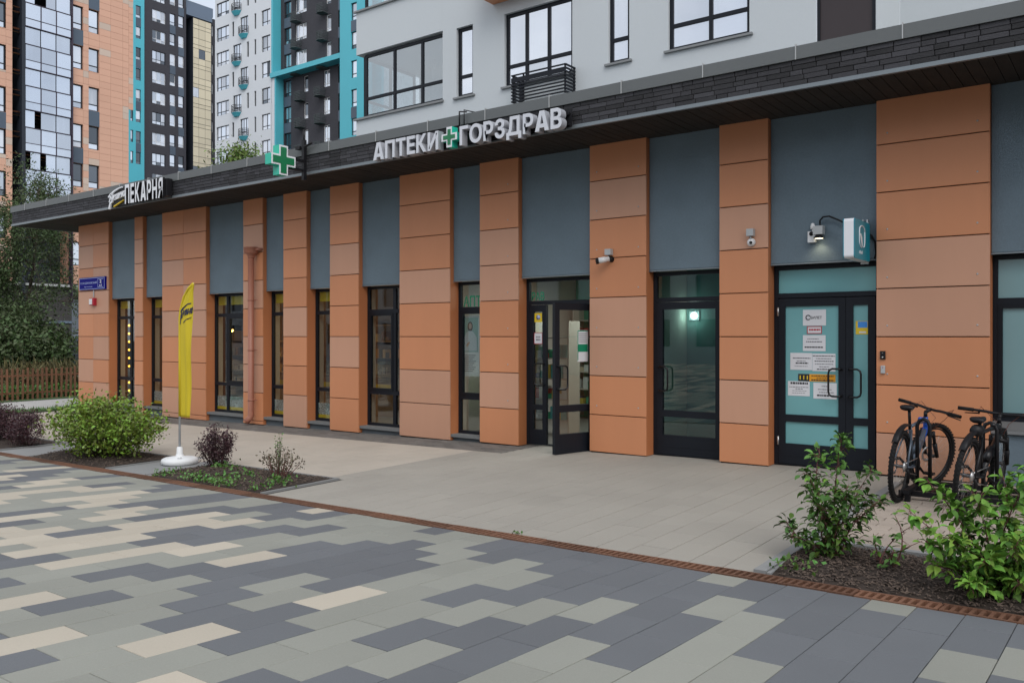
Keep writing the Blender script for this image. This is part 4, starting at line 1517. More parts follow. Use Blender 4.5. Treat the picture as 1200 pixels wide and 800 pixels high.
obj('green_field', MB().box(-8.725, -8.61, py - .004, py - .002, 1.36, 1.519), GREEN_P, pg)
# opening-hours card behind the open leaf, seen through its glass
oc = thing('opening_card', 'white and green card hung inside the glass of the open pharmacy door', 'notice', tuple(Mo @ Vector((.22, .02, 1.5))))
cm = MB()
cm.obox(Mo @ Matrix.Translation((.235, .012, 1.50)), .20, .003, .46)
obj('sheet', cm, PAPER, oc)
gm = MB()
gm.obox(Mo @ Matrix.Translation((.235, .0145, 1.47)), .19, .0015, .11)
gm.obox(Mo @ Matrix.Translation((.235, .0145, 1.72)), .20, .0015, .014)
gm.obox(Mo @ Matrix.Translation((.33, .0145, 1.50)), .012, .0015, .42)
obj('green_field', gm, GREEN_P, oc)
lm = MB()
for k in range(5):
    lm.obox(Mo @ Matrix.Translation((.235, .0145, 1.56 + .03 * k)), .15, .0015, .008)
obj('print_line', lm, INK_L, oc)

# ---- inside the shops
# string of amber bulbs in the far left bakery window
ls = thing('light_string', 'string of small amber bulbs hanging in the far left bakery window', 'light string', (-19.69, 10.9, 2.3))
obj('wire', MB().tube([(-19.69, 10.88, 2.3), (-19.69, 10.88, .1)], .004, 5), BLACK, ls)
bme = MB().lathe([(0, -.03), (.02, -.022), (.03, 0), (.02, .022), (0, .03)], n=10).mesh('bulb', LAMPAMBER)
for k in range(9):
    z = 2.10 - .197 * (k + (k > 6))
    put('bulb', bme, ls, (-19.69, 10.88, z))
# pendant lamps
for k, (x, y, z, lab) in enumerate(((-13.62, 12.2, 1.93, 'lit pendant bulb seen through the narrow window right of the downpipe'), (-16.9, 13.4, 1.75, 'lit pendant bulb deep in the bakery behind the left windows'),
                                    (-12.5, 13.2, 1.80, 'lit pendant bulb behind the third narrow bakery window'), (-18.6, 13.0, 1.8, 'lit pendant bulb nearest the bakery corner'))):
    pl = thing('pendant_lamp', lab, 'lamp', (x, y, z), 'pendant lamps in the bakery')
    obj('cord', MB().tube([(x, y, z + .10), (x, y, 2.9)], .005, 5), BLACK, pl)
    obj('shade', MB().lathe([(.02, z + .12), (.05, z + .10), (.13, z + .02), (.128, z + .015)], (x, y, 0), 14), BLACK, pl)
    obj('bulb', MB().lathe([(0, z - .05), (.035, z - .035), (.045, z), (.03, z + .035), (.012, z + .07)], (x, y, 0), 12), LAMPWARM, pl)
    q = bpy.data.lights.new('pendant_light', 'POINT')
    q.energy = 17
    q.color = (1, .70, .38)
    q.shadow_soft_size = .06
    qo = bpy.data.objects.new('pendant_light', q)
    qo.location = (x, y, z - .09)
    COL.objects.link(qo)


def shelf(label, x0, x1, y0, y1, levels, cols, m_, seed):
    """Open shelving with boards; the goods on it are a mass of small packs nobody would count."""
    r_ = random.Random(seed)
    t = thing('shelf_unit', label, 'shelf', ((x0 + x1) / 2, (y0 + y1) / 2, .0))
    for xx in (x0, x1 - .025):
        obj('upright', MB().box(xx, xx + .025, y0, y1, 0, levels[-1] + .3), m_, t)
    for z in levels:
        obj('board', MB().box(x0 + .026, x1 - .026, y0, y1, z, z + .022), m_, t)
    gm_ = MB()
    for z in levels[:-1]:
        x = x0 + .04
        while x < x1 - .12:
            w_ = r_.uniform(.05, .13)
            if r_.random() < .85:
                gm_.box(x, x + w_, y0 + .02 + r_.uniform(0, .04), y1 - .02, z + .0225, z + .0225 + r_.uniform(.07, .24), r_.randrange(len(cols)))
            x += w_ + .008
    go = obj('goods', gm_, cols, kind='stuff')
    go['label'] = 'small packs and loaves standing on the ' + label.split(' with')[0]


packs = [mat('pack_white', (.62, .64, .62), .5), mat('pack_green', (.05, .30, .16), .5), mat('pack_teal', (.10, .36, .36), .5), mat('pack_red', (.42, .06, .05), .5),
         mat('pack_yellow', (.55, .42, .08), .5), mat('pack_blue', (.06, .13, .36), .5), mat('pack_cream', (.55, .48, .36), .5)]
shelf('white pharmacy wall shelves with bright packs behind the entrance', -9.4, -5.9, 14.7, 15.1, (.2, .55, .9, 1.25, 1.6, 1.95), packs, INT_W, 3)
shelf('white pharmacy side shelves with packs left of the entrance', -8.55, -7.75, 12.0, 12.35, (.2, .55, .9, 1.25, 1.6), packs, INT_W, 4)
loaf = [mat('bread_crust', (.36, .19, .07), .7), mat('dark_bread', (.18, .085, .035), .7), mat('flour_bread', (.50, .38, .22), .7), mat('pack_dark', (.05, .05, .05), .6)]
shelf('wooden bread shelves with loaves at the back of the bakery', -16.5, -10.4, 14.6, 15.05, (.3, .7, 1.1, 1.5, 1.9), loaf, WOOD, 5)
shelf('wooden bread shelves with loaves behind the corner windows', -20.6, -17.2, 14.3, 14.75, (.3, .7, 1.1, 1.5), loaf, WOOD, 6)
ct = thing('shop_counter', 'wooden bakery counter with glass front behind the downpipe window', 'counter', (-14.4, 13.0, 0))
obj('base', MB().box(-16.4, -12.4, 12.7, 13.2, -.1, .75), WOOD, ct)
obj('top', MB().box(-16.45, -12.35, 12.65, 13.25, .7505, .79), INT_D, ct)
obj('display_case', MB().box(-16.2, -12.6, 12.75, 13.15, .7905, 1.18), GLASS, ct)
obj('yellow_band', MB().box(-16.3, -12.5, 12.688, 12.699, .52, .62), YELLOW, ct)
# fluorescent tubes on the pharmacy ceiling, one round lamp in the lobby
for k, (x, lab) in enumerate(((-7.35, 'lit white ceiling tube left above the pharmacy entrance'), (-6.65, 'lit white ceiling tube right above the pharmacy entrance'))):
    t = thing('ceiling_tube', lab, 'lamp', (x, 12.2, 2.8), 'pharmacy ceiling tubes')
    obj('housing', MB().box(x - .3, x + .3, 12.14, 12.26, 2.80, 2.86), PLASTIC_W, t)
    obj('tube', MB().box(x - .29, x + .29, 12.15, 12.25, 2.78, 2.7995), LAMPWHITE, t)
q = bpy.data.lights.new('ceiling_tube_light', 'AREA')
q.shape = 'RECTANGLE'
q.size, q.size_y = 2.2, 1.2
q.energy = 36
q.color = (.93, 1, .97)
qo = bpy.data.objects.new('ceiling_tube_light', q)
qo.location = (-7.3, 12.6, 2.72)
COL.objects.link(qo)
t = thing('bulkhead_lamp', 'lit white oval bulkhead lamp inside the glazed single door', 'lamp', (-5.42, 11.87, 1.95))
obj('base', MB().box(-5.50, -5.34, 11.875, 11.895, 1.88, 2.02), PLASTIC_G, t)
obj('diffuser', MB().lathe([(0, -.05), (.035, -.042), (.052, -.02), (.056, 0)], (-5.42, 11.874, 1.95), 16, axis='y'), LAMPWHITE, t)
obj('lobby_wall', MB().box(-5.55, -4.12, 11.90, 11.96, -.3, 2.9), mat('lobby_wall', (.20, .32, .30), .8), shop)
q = bpy.data.lights.new('bulkhead_light', 'POINT')
q.energy = 1.6
q.color = (.9, 1, .95)
q.shadow_soft_size = .05
qo = bpy.data.objects.new('bulkhead_light', q)
qo.location = (-5.42, 11.78, 1.95)
COL.objects.link(qo)

# ================================================================== BUILDINGS BEHIND
def wall_sheet(mb, P, u0, u1, z0, z1, holes, depth, mi=0, mi_rev=None):
    """A wall face with openings cut out and their reveals: P(u, z, d) -> point, d into the wall."""
    us = sorted({u0, u1} | {q for h in holes for q in h[:2] if u0 < q < u1})
    zs = sorted({z0, z1} | {q for h in holes for q in h[2:] if z0 < q < z1})
    for i in range(len(us) - 1):
        # merge vertically where no hole intervenes
        run = None
        for j in range(len(zs) - 1):
            um, zm = (us[i] + us[i + 1]) / 2, (zs[j] + zs[j + 1]) / 2
            hole = any(h[0] < um < h[1] and h[2] < zm < h[3] for h in holes)
            if not hole:
                run = (run[0], zs[j + 1]) if run else (zs[j], zs[j + 1])
            if (hole or j == len(zs) - 2) and run:
                mb.add([P(us[i], run[0], 0), P(us[i + 1], run[0], 0), P(us[i + 1], run[1], 0), P(us[i], run[1], 0)], [(0, 1, 2, 3)], mi)
                run = None
    mr = mi if mi_rev is None else mi_rev
    for a, b, c, d in holes:
        a, b, c, d = max(a, u0), min(b, u1), max(c, z0), min(d, z1)
        q = [P(a, c, 0), P(b, c, 0), P(b, d, 0), P(a, d, 0)]
        r_ = [P(a, c, depth), P(b, c, depth), P(b, d, depth), P(a, d, depth)]
        mb.add(q + r_, [(0, 1, 5, 4), (1, 2, 6, 5), (2, 3, 7, 6), (3, 0, 4, 7)], mr)


WIN = {}


def window_at(building, plane, c, u0, u1, z0, z1, mull=(), rail=None, frame=None, pane=None, fw=.05, inset=.12, white_low=False, sill=None, part='window', tilt_open=None):
    """One window as its own part: plane 'y' faces -y at y = c, plane 'x' faces +x at x = c. Panes are sub-parts."""
    frame = frame or WIN_DARK
    w_, h_ = u1 - u0, z1 - z0
    key = (round(w_, 3), round(h_, 3), tuple(mull), rail, frame.name, fw, white_low)
    if key not in WIN:
        m_ = MB()
        m_.box(0, fw, 0, .06, 0, h_)
        m_.box(w_ - fw, w_, 0, .06, 0, h_)
        m_.box(fw, w_ - fw, 0, .06, h_ - fw, h_)
        m_.box(fw, w_ - fw, 0, .06, 0, fw)
        xs = [fw] + [q for t in mull for q in (t * w_ - fw * .5, t * w_ + fw * .5)] + [w_ - fw]
        zs = [fw] + ([rail * h_ - fw * .5, rail * h_ + fw * .5] if rail else []) + [h_ - fw]
        if rail:
            m_.box(fw, w_ - fw, .002, .058, zs[1], zs[2])
        for t in mull:
            for q in range(0, len(zs), 2):
                m_.box(t * w_ - fw * .5, t * w_ + fw * .5, .001, .059, zs[q], zs[q + 1])
        panes = []
        for q in range(0, len(zs), 2):
            for t in range(0, len(xs), 2):
                panes.append((MB().box(0, xs[t + 1] - xs[t], .03, .036, 0, zs[q + 1] - zs[q]), (xs[t], zs[q]), q == 0 and rail is not None))
        WIN[key] = (m_.mesh('window_frame', frame), panes, {})
    fm, panes, cache = WIN[key]
    rot = (0, 0, 0) if plane == 'y' else (0, 0, R(90))
    loc = (u0, c + inset, z0) if plane == 'y' else (c - inset, u0, z0)
    f = put(part, fm, building, loc, rot)
    for k, (pm_, (dx, dz_), low) in enumerate(panes):
        pmat = pane(k, low) if callable(pane) else (pane or PANE)
        if (k, pmat.name) not in cache:
            cache[k, pmat.name] = pm_.mesh('pane', pmat)
        o = bpy.data.objects.new('pane', cache[k, pmat.name])
        COL.objects.link(o)
        o.parent = f
        o.location = (dx, 0, dz_)
    if sill:
        if plane == 'y':
            s_ = MB().box(u0 - .07, u1 + .07, c - .06, c + inset, z0 - .045, z0 - .002)
        else:
            s_ = MB().box(c - inset, c + .06, u0 - .07, u1 + .07, z0 - .045, z0 - .002)
        obj('sill', s_, sill, building)
    return f


def pick(*ws):
    """A pane picker: weights for (pale, curtained, dark)."""
    def fn(k, low):
        r_ = rng.random() * sum(ws)
        return PANE if r_ < ws[0] else (PANE_W if r_ < ws[0] + ws[1] else PANE_D)
    return fn


# ---- white residential block standing behind the pavilion roof
UY = 15.5
wb = thing('white_apartment_block', 'pale rendered apartment block with dark framed windows rising behind the shop roof', 'building', (-10, UY, 4.8))
Py = lambda c: (lambda u, z, d: (u, c + d, z))
Px = lambda c: (lambda u, z, d: (c - d, u, z))
H0, H1 = 7.37, 9.05
UW = [(-16.46, -13.66, H0 + .03, H1, (.385, .73), .30), (-13.22, -12.71, H0, H1 - .01, (), .30), (-11.77, -9.92, H0, H1, (.31, .64), .28), (-9.02, -8.52, H0, H1, (), .30), (-7.64, -5.95, H0, H1, (.52,), .30), (-4.70, -3.70, 4.85, 8.9, (), None)]
m_ = MB()
holes = [w_[:4] for w_ in UW[1:5]] + [(w_[0], w_[1], w_[2] + 2.85, w_[3] + 2.85) for w_ in UW[1:5]]
wall_sheet(m_, Py(UY), -13.66 + .0, -4.70, 4.7, 14, holes, .14)
m_.box(-16.70, -13.661, UY, UY + .5, 4.7, H0 - .005)
m_.box(-16.70, -13.661, UY, UY + .5, H1 + .03, 10.20)
m_.box(-16.70, -13.661, UY, UY + .5, 11.95, 14)
for z0, z1 in ((4.7, H0 - .005), (H1 + .03, 10.20), (11.95, 14)):
    m_.box(-16.70, -16.2, UY + .501, 30, z0, z1)
m_.box(-16.30, -13.4, UY + 2.2, UY + 2.4, 4.7, 14)
m_.box(-13.655, -13.4, UY + .15, UY + 2.19, 4.7, 14)
obj('wall', m_, WHITE_R, wb)
m_ = MB()
m_.add([(-4.70, UY, 8.9), (-3.69, UY, 8.9), (-3.69, UY, 14), (-4.70, UY, 14), (-3.69, UY, 4.7), (-3.69, UY + 1.8, 4.7), (-3.69, UY + 1.8, 14)], [(0, 1, 2, 3), (4, 5, 6, 2)])
m_.box(-3.688, 6, UY + 1.8, UY + 2.0, 4.7, 14)
m_.box(-3.7, -3.692, UY + .02, UY + 1.79, 4.7, 8.9)
obj('wall', m_, WHITE_R, wb)
for i, (a, b, c, d, mu, ra) in enumerate(UW):
    for dz_ in ((0, 2.85) if 0 < i < 5 else (0,)):
        if i == 0:
            window_at(wb, 'y', UY + .02, a, b, c, d, mu, ra, NAVY, GLASS_U, .07, .06, sill=None)
            window_at(wb, 'y', UY + .02, a, b, 10.24, 11.92, mu, ra, NAVY, GLASS_U, .07, .06)
            window_at(wb, 'x', a + .0, UY + .16, UY + 2.1, c, d, (.5,), ra, NAVY, GLASS_U, .06, .07)
        elif i == 5:
            continue
        else:
            window_at(wb, 'y', UY, a, b, c + dz_, d + dz_, mu, ra, NAVY, PANE_UP, .075, .075, sill=SILL_M)
sl = MB().box(-16.76, -13.62, UY - .06, UY - .002, H0 - .03, H0 + .02)
sl.box(-16.76, -13.62, UY - .06, UY - .002, 10.19, 10.235)
obj('sill', sl, SILL_M, wb)
# dark brown-glazed balcony door up to the corner
f = window_at(wb, 'y', UY, -4.70, -3.705, 4.85, 8.9, (), None, NAVY, mat('brown_tinted_pane', (.050, .040, .042), .35, spec=.25, big=(.6, .6)), .05, .02)
# slatted basket for an air conditioner under the third window
bk = MB()
bx0, bx1, by0, by1, bz0, bz1 = -11.27, -9.83, UY - .42, UY - .005, 6.84, 7.42
for k in range(9):
    z = lerp(bz0, bz1, k / 8)
    h_ = .07 if k == 6 else .028
    bk.box(bx0, bx1, by0, by0 + .03, z, z + h_)
    bk.box(bx0, bx0 + .03, by0 + .031, by1, z, z + .036)
    bk.box(bx1 - .03, bx1, by0 + .031, by1, z, z + .036)
for x in (bx0 + .015, bx0 + .30, bx1 - .045):
    bk.box(x, x + .03, by0 + .031, by0 + .06, bz0 - .01, bz1 + .03)
bk.box(bx0 + .01, bx0 + .04, by1 - .04, by1 - .002, bz0 - .01, bz1 + .03)
bk.box(bx1 - .04, bx1 - .01, by1 - .04, by1 - .002, bz0 - .01, bz1 + .03)
obj('slatted_basket', bk, NAVY, wb)
ob = MB().box(-12.1, -10.3, UY - .55, UY - .002, 9.344, 10.35)
obj('balcony_box', ob, ORANGE, wb)
# flat rooms behind the corner glazing
rm = MB().box(-16.2, -13.7, UY + 1.9, UY + 2.0, 7.2, 9.2)
obj('curtain', rm, mat('pale_curtain', (.55, .56, .58), .9, noise=(7, .3), stretch=(3, 3, .1)), wb)
for x in (-15.0, -14.2):
    obj('room_lamp', MB().tube([(x, UY + 1.2, 8.95), (x, UY + 1.2, 8.72)], .035, 8), PLASTIC_W, wb)
obj('loggia_ceiling', MB().box(-16.4, -13.67, UY + .12, UY + 2.15, 9.06, 9.12), WHITE_R, wb)
obj('loggia_floor', MB().box(-16.4, -13.67, UY + .12, UY + 2.15, 7.2, 7.36), WHITE_R, wb)

# ---- orange tower, its face square to the shops
XA = -59.7
ta = thing('orange_tower', 'orange clad apartment tower with mirrored loggia column at the left edge of the picture', 'building', (XA, 25, -1))
FL = 2.755
rows = [13.754 + FL * k for k in range(-1, 8)]          # window heads, col 1
panel_mb = MB()
ZT = 34.5
win_cols = [('L', 23.15, 24.58), ('1', 28.80, 29.62), ('2', 30.01, 30.77)]
holes, wins = [], []
for k in range(-2, 8):
    zt = 13.754 + FL * k
    for nm, a, b in win_cols:
        if zt < 6.5 and nm != 'L':
            continue
        zz = zt + (.04 if nm == '2' else (-1.30 if nm == 'L' else 0)) + (FL if nm == 'L' else 0)
        wins.append((nm, a, b, zz - 1.66, zz, k))
        holes.append((a, b, zz - 1.66, zz))
navies = []
for nm, a, b, z0, z1, k in wins:
    kk = k + (1 if nm == '2' else (0 if nm == '1' else 1))
    if (nm == '1' and k in (0, 3, 5)) or (nm == '2' and k in (1, 4)) or (nm == 'L' and k % 3 == 0):
        navies.append((a, b, z1, z1 + FL - 1.66))
back = MB()
SEG = [(12, 24.97, 5.3), (28.78, 32.95, 5.3)]
for a, b, zb in SEG:
    wall_sheet(back, Px(XA - .03), a, b, zb, ZT, holes, .2)
wall_sheet(back, Px(XA - .03), 32.95, 33.3, 18.3, ZT, [], .2)
back.box(XA - 14, XA - 1.5, 12, 32.9, 5.3, ZT)
back.box(XA - 1.499, XA - .24, 12, 24.9, 5.3, ZT)
back.box(XA - 1.499, XA - .24, 28.79, 32.9, 5.3, ZT)
obj('wall', back, mat('tower_joint', (.50, .28, .20), .8), ta)
# cladding boards
bh_ = .47
cl = [MB(), MB()]
for a, b, zb in SEG + [(32.95, 33.3, 18.3)]:
    cuts = sorted({a, b} | {q for h in holes for q in h[:2] if a < q < b} | ({31.6, 32.5} if a > 28 and b < 33 else set()))
    z = zb
    while z < ZT:
        for i in range(len(cuts) - 1):
            um = (cuts[i] + cuts[i + 1]) / 2
            hs = [h for h in holes if h[0] < um < h[1]]
            segs = [(z + .007, z + bh_ - .007)]
            for h in hs:
                nsg = []
                for s0, s1 in segs:
                    if h[3] <= s0 or h[2] >= s1:
                        nsg.append((s0, s1))
                    else:
                        if h[2] > s0 + .03:
                            nsg.append((s0, h[2]))
                        if h[3] < s1 - .03:
                            nsg.append((h[3], s1))
                segs = nsg
            for s0, s1 in segs:
                pale = rng.random() < (.10 if not hs else .16)
                cl[1 if pale else 0].box(XA - .029, XA, cuts[i] + .005, cuts[i + 1] - .005, s0, s1)
        z += bh_
m_ = MB().add(cl[0].v, cl[0].f, 0)
m_.add(cl[1].v, cl[1].f, 1)
obj('cladding', m_, [TOWER_O, TOWER_P], ta, kind='stuff')
for nm, a, b, z0, z1, k in wins:
    window_at(ta, 'x', XA, a, b, z0, z1, (), .27, WIN_DARK, pick(.62, .22, .16), .07, .16)
for a, b, z0, z1 in navies:
    obj('navy_panel', MB().box(XA - .10, XA + .012, a, b, z0 + .01, z1 - .01), TOWER_NAVY, ta)
obj('recess', MB().box(XA - 1.4, XA - 1.2, 24.9, 25.6, 5.3, ZT).box(XA - 1.19, XA - .03, 24.973, 24.99, 5.3, ZT), TOWER_DARK, ta)
obj('edge_column', MB().box(XA - 1.19, XA + .22, 25.475, 25.69, 4.0, ZT), TOWER_DARK, ta)
obj('edge_column', MB().box(XA - .2, XA + .30, 28.706, 28.785, 4.0, ZT), TOWER_PLUM, ta)
# mirrored loggia bays
lb = MB()
ly = [25.69, 26.694, 27.70, 28.706]
lb.box(XA - 1.45, XA - 1.40, 25.70, 28.70, 4.2, ZT)
obj('loggia_back', lb, TOWER_DARK, ta)
shared_l = {}
for k in range(-4, 5):
    z0 = 21.095 + 2.77 * k
    for c in range(3):
        a, b = ly[c] + .03, ly[c + 1] - .03
        for z_0, z_1, kind_ in ((z0 + 1.20, z0 + 1.70, 's'), (z0 + 1.745, z0 + 2.72, 'u')):
            key = (round(b - a, 3), round(z_1 - z_0, 3))
            if key not in shared_l:
                shared_l[key] = MB().box(-.02, 0, 0, b - a, 0, z_1 - z_0).mesh('spandrel_pane', LOGGIA)
            put('spandrel_pane', shared_l[key], ta, (XA + .2, a, z_0))
        # sliding panes, some pushed open to show the dark loggia
        r_ = rng.random()
        if r_ < .74:
            sl0, sl1 = a, b
        elif r_ < .94:
            sl0, sl1 = (a, a + (b - a) * .62) if rng.random() < .5 else (a + (b - a) * .35, b)
        else:
            continue
        key = (round(sl1 - sl0, 3), 'slide')
        if key not in shared_l:
            shared_l[key] = MB().box(-.02, 0, 0, sl1 - sl0, 0, 1.10).mesh('sliding_pane', LOGGIA)
        put('sliding_pane', shared_l[key], ta, (XA + .13, sl0, z0 + .05))
    fr = MB()
    for z in (z0 - .04, z0 + 1.155):
        fr.box(XA - .1, XA + .24, 25.69, 28.706, z, z + .05)
    fr.box(XA + .1, XA + .235, 25.69, 28.706, z0 + 1.705, z0 + 1.74)
    for y in ly[1:3]:
        fr.box(XA + .1, XA + .23, y - .028, y + .028, z0 + 1.206, z0 + 2.728)
    obj('loggia_frame', fr, TOWER_PLUM, ta)
# dark stone ground floor
gf = MB()
wall_sheet(gf, Px(XA - .25), 12, 33.2, -2.4, 5.0, [(28.95, 31.8, -1.1, 4.3), (20, 22.8, -1.1, 3.2)], .3)
gf.box(XA - 14, XA - .24, 12, 33.2, 5.001, 5.28)
obj('ground_floor_wall', gf, DKSTONE, ta)
obj('string_course', MB().box(XA - .24, XA + .05, 12, 33.2, 5.05, 5.2), PALECAP, ta)
obj('band', MB().box(XA - .24, XA - .16, 12, 28.9, 2.55, 2.7), SLATEBAND, ta)
window_at(ta, 'x', XA - .25, 28.95, 31.8, -1.1, 4.3, (.3, .65), .55, WIN_DARK, PANE_D, .08, .2)
window_at(ta, 'x', XA - .25, 20, 22.8, -1.1, 3.2, (.5,), .6, WIN_DARK, PANE_D, .08, .2)

# ---- dark brick tower with a teal stair strip and cream loggias
XB = -109.5
tbk = thing('dark_brick_tower', 'dark brick apartment tower with teal strip and cream glazed loggias behind the orange tower', 'building', (XB, 66, -1))
ZB = 56
m_ = MB()
holes, wins = [], []
for k in range(-8, 3):
    zt = 46.95 + 2.84 * k
    wins += [(63.83, 65.80, zt - 1.65 - .1, zt - .1, 3), (66.45, 67.30, zt - 1.62 + .1, zt + .1, 1), (67.76, 68.62, zt - 1.62 + .15, zt + .15, 1)]
holes = [w_[:4] for w_ in wins]
wall_sheet(m_, Px(XB), 62.52, 68.96, 0, ZB, holes, .22)
m_.box(XB - 12, XB - .3, 60.3, 68.9, 0, ZB)
m_.box(XB - .299, XB - .24, 62.6, 68.8, 0, ZB)
obj('wall', m_, CLINKER, tbk)
for a, b, z0, z1, n_ in wins:
    window_at(tbk, 'x', XB, a, b, z0, z1, (.33, .67) if n_ == 3 else (), .28, WIN_DARK if rng.random() < .5 else WIN_WHITE, pick(.45, .4, .15), .06, .14)
for k in range(-8, 3):
    zt = 46.95 + 2.84 * k
    if k % 2 == 0:
        obj('navy_panel', MB().box(XB - .1, XB + .03, 66.45, 67.30, zt - 2.74, zt - 1.56), TOWER_NAVY, tbk)
    else:
        obj('navy_panel', MB().box(XB - .1, XB + .03, 67.76, 68.62, zt - 2.69, zt - 1.51), TOWER_NAVY, tbk)
tm = MB()
tw = []
for k in range(-7, 3):
    zt = 46.5 + 2.84 * k
    tw.append((61.30, 62.03, zt - 1.62, zt))
    if zt < 34:
        tw.append((60.55, 60.95, zt - 1.62, zt))
wall_sheet(tm, Px(XB + .25), 60.34, 62.518, 0, ZB, tw, .25)
tm.box(XB - .2, XB + .249, 60.30, 60.335, 0, ZB)
tm.box(XB, XB + .249, 62.505, 62.518, 0, ZB)
obj('stair_strip', tm, TEAL, tbk)
for a, b, z0, z1 in tw:
    window_at(tbk, 'x', XB + .25, a, b, z0, z1, (), .25, WIN_DARK, pick(.25, .15, .6), .06, .14)
for k in range(-7, 3, 2):
    zt = 46.5 + 2.84 * k
    obj('navy_panel', MB().box(XB + .1, XB + .262, 61.30, 62.03, zt + .02, zt + 1.2), TOWER_NAVY, tbk)
obj('recess', MB().box(XB - 2.2, XB - 2.0, 68.9, 70.1, 0, 49.2), TOWER_DARK, tbk)
cm = MB()
cm.box(XB - .5, XB - .1, 70.04, 73.03, 0, 47.55)
cm.box(XB - 2, XB + .05, 70.0, 70.06, 0, 47.6)
cm.box(XB - 2, XB + .05, 73.03, 73.08, 0, 47.6)
obj('loggia_body', cm, TOWER_DARK, tbk)
cyb = [70.06, 71.0, 72.04, 73.03]
crx = {}
for k in range(-9, 1):
    z0 = 44.70 + 2.84 * k
    for c in range(3):
        a, b = cyb[c] + .02, cyb[c + 1] - .02
        for za, zb in ((z0, z0 + 1.30), (z0 + 1.36, z0 + 1.86), (z0 + 1.92, z0 + 2.78)):
            if za > z0 + .1 or rng.random() < .82:
                key = (round(b - a, 3), round(zb - za, 3))
                if key not in crx:
                    crx[key] = MB().box(-.03, 0, 0, b - a, 0, zb - za).mesh('cream_panel', CREAM)
                put('cream_panel', crx[key], tbk, (XB, a, za))
            else:
                put('sliding_pane', MB().box(-.03, 0, 0, b - a, 0, 1.3).mesh('sliding_pane', PANE_D if rng.random() < .6 else PANE_W), tbk, (XB - .04, a, za))
pb = MB()
pb.box(XB - 6, XB + .12, 68.97, 73.12, 47.62, 48.6)
pb.box(XB - 6, XB - .4, 68.97, 73.6, 48.61, 49.9)
obj('parapet', pb, SLATEBAND, tbk)
sb_ = MB()
hs = [(73.25, 73.9, 46.0 - 2.84 * k, 47.6 - 2.84 * k) for k in range(0, 9)]
wall_sheet(sb_, Px(XB - .8), 73.09, 75.5, 0, 48.6, hs, .2)
obj('side_wall', sb_, CLINKER, tbk)
for h in hs:
    window_at(tbk, 'x', XB - .8, *h, (), .3, WIN_WHITE, pick(.4, .5, .1), .06, .15)

# ---- white tower with the framed brick bay, its face parallel to the shops
YC = 59.
tcw = thing('white_and_teal_tower', 'white rendered tower with teal framed dark brick bay and small half round balconies', 'building', (-75, YC, -1))
ZC = 52
m_ = MB()
holes, wins = [], []
P29 = 2.905
for k in range(-5, 7):
    zt = 37.83 + P29 * k
    wins.append((-87.40, -84.95, zt - 1.62, zt, (.3, .68), .26, 0))
    ze = 37.98 + P29 * (k)
    wins.append((-78.90, -77.36, ze - 1.75, ze, (.58,), .25, 0))
    wins.append((-80.22, -79.88, ze - 1.75, ze - .02, (), None, 0))
    zc = 38.09 + P29 * k
    if k % 2 == 0:
        wins.append((-82.80, -81.35, zc - 1.85, zc, (.34, .67), .2, 1))
        wins.append((-84.36, -83.98, zc - 1.85, zc - .15, (), None, 0))
    else:
        wins.append((-84.18, -82.62, zc - 1.85, zc, (.34, .67), .2, 1))
        wins.append((-81.60, -81.22, zc - 1.85, zc - .1, (), None, 0))
wall_sheet(m_, Py(YC), -87.69, -77.17, 0, ZC, [w_[:4] for w_ in wins], .2)
m_.box(-87.69, -77.2, YC + .3, YC + 12, 0, ZC)
m_.box(-77.199, -62, YC + 2.2, YC + 12, 0, ZC)
obj('wall', m_, TOWER_W, tcw)
for a, b, z0, z1, mu, ra, bal in wins:
    window_at(tcw, 'y', YC, a, b, z0, z1, mu, ra, WIN_DARK, pick(.5, .4, .1) if mu else PANE_D, .07, .12)
# balconies: half-round teal pan with slatted rail
bp_ = MB()
n = 10
arc = [(.78 * math.cos(t), -.55 * math.sin(t)) for t in np.linspace(0, math.pi, n)]
vs = [(x, y, 0) for x, y in arc] + [(x * .55, y * .5, -.42) for x, y in arc]
bp_.add(vs, [tuple(range(n))] + [(i, i + 1, n + i + 1, n + i) for i in range(n - 1)] + [tuple(range(n, 2 * n))[::-1]])
pan = bp_.mesh('balcony_pan', TEAL)
rl = MB()
for z in (.15, .32, .49, .66, .83):
    rl.tube([(x, y, z) for x, y in arc], .03, 5)
for i in (0, 3, 6, 9):
    rl.tube([(*arc[i], 0), (*arc[i], .86)], .025, 5)
rail_me = rl.mesh('balcony_rail', BLACK)
for a, b, z0, z1, mu, ra, bal in wins:
    if bal:
        o = put('balcony', pan, tcw, ((a + b) / 2, YC - .003, z0 - .25))
        o2 = put('rail', rail_me, o, ((a + b) / 2, YC - .003, z0 - .25))
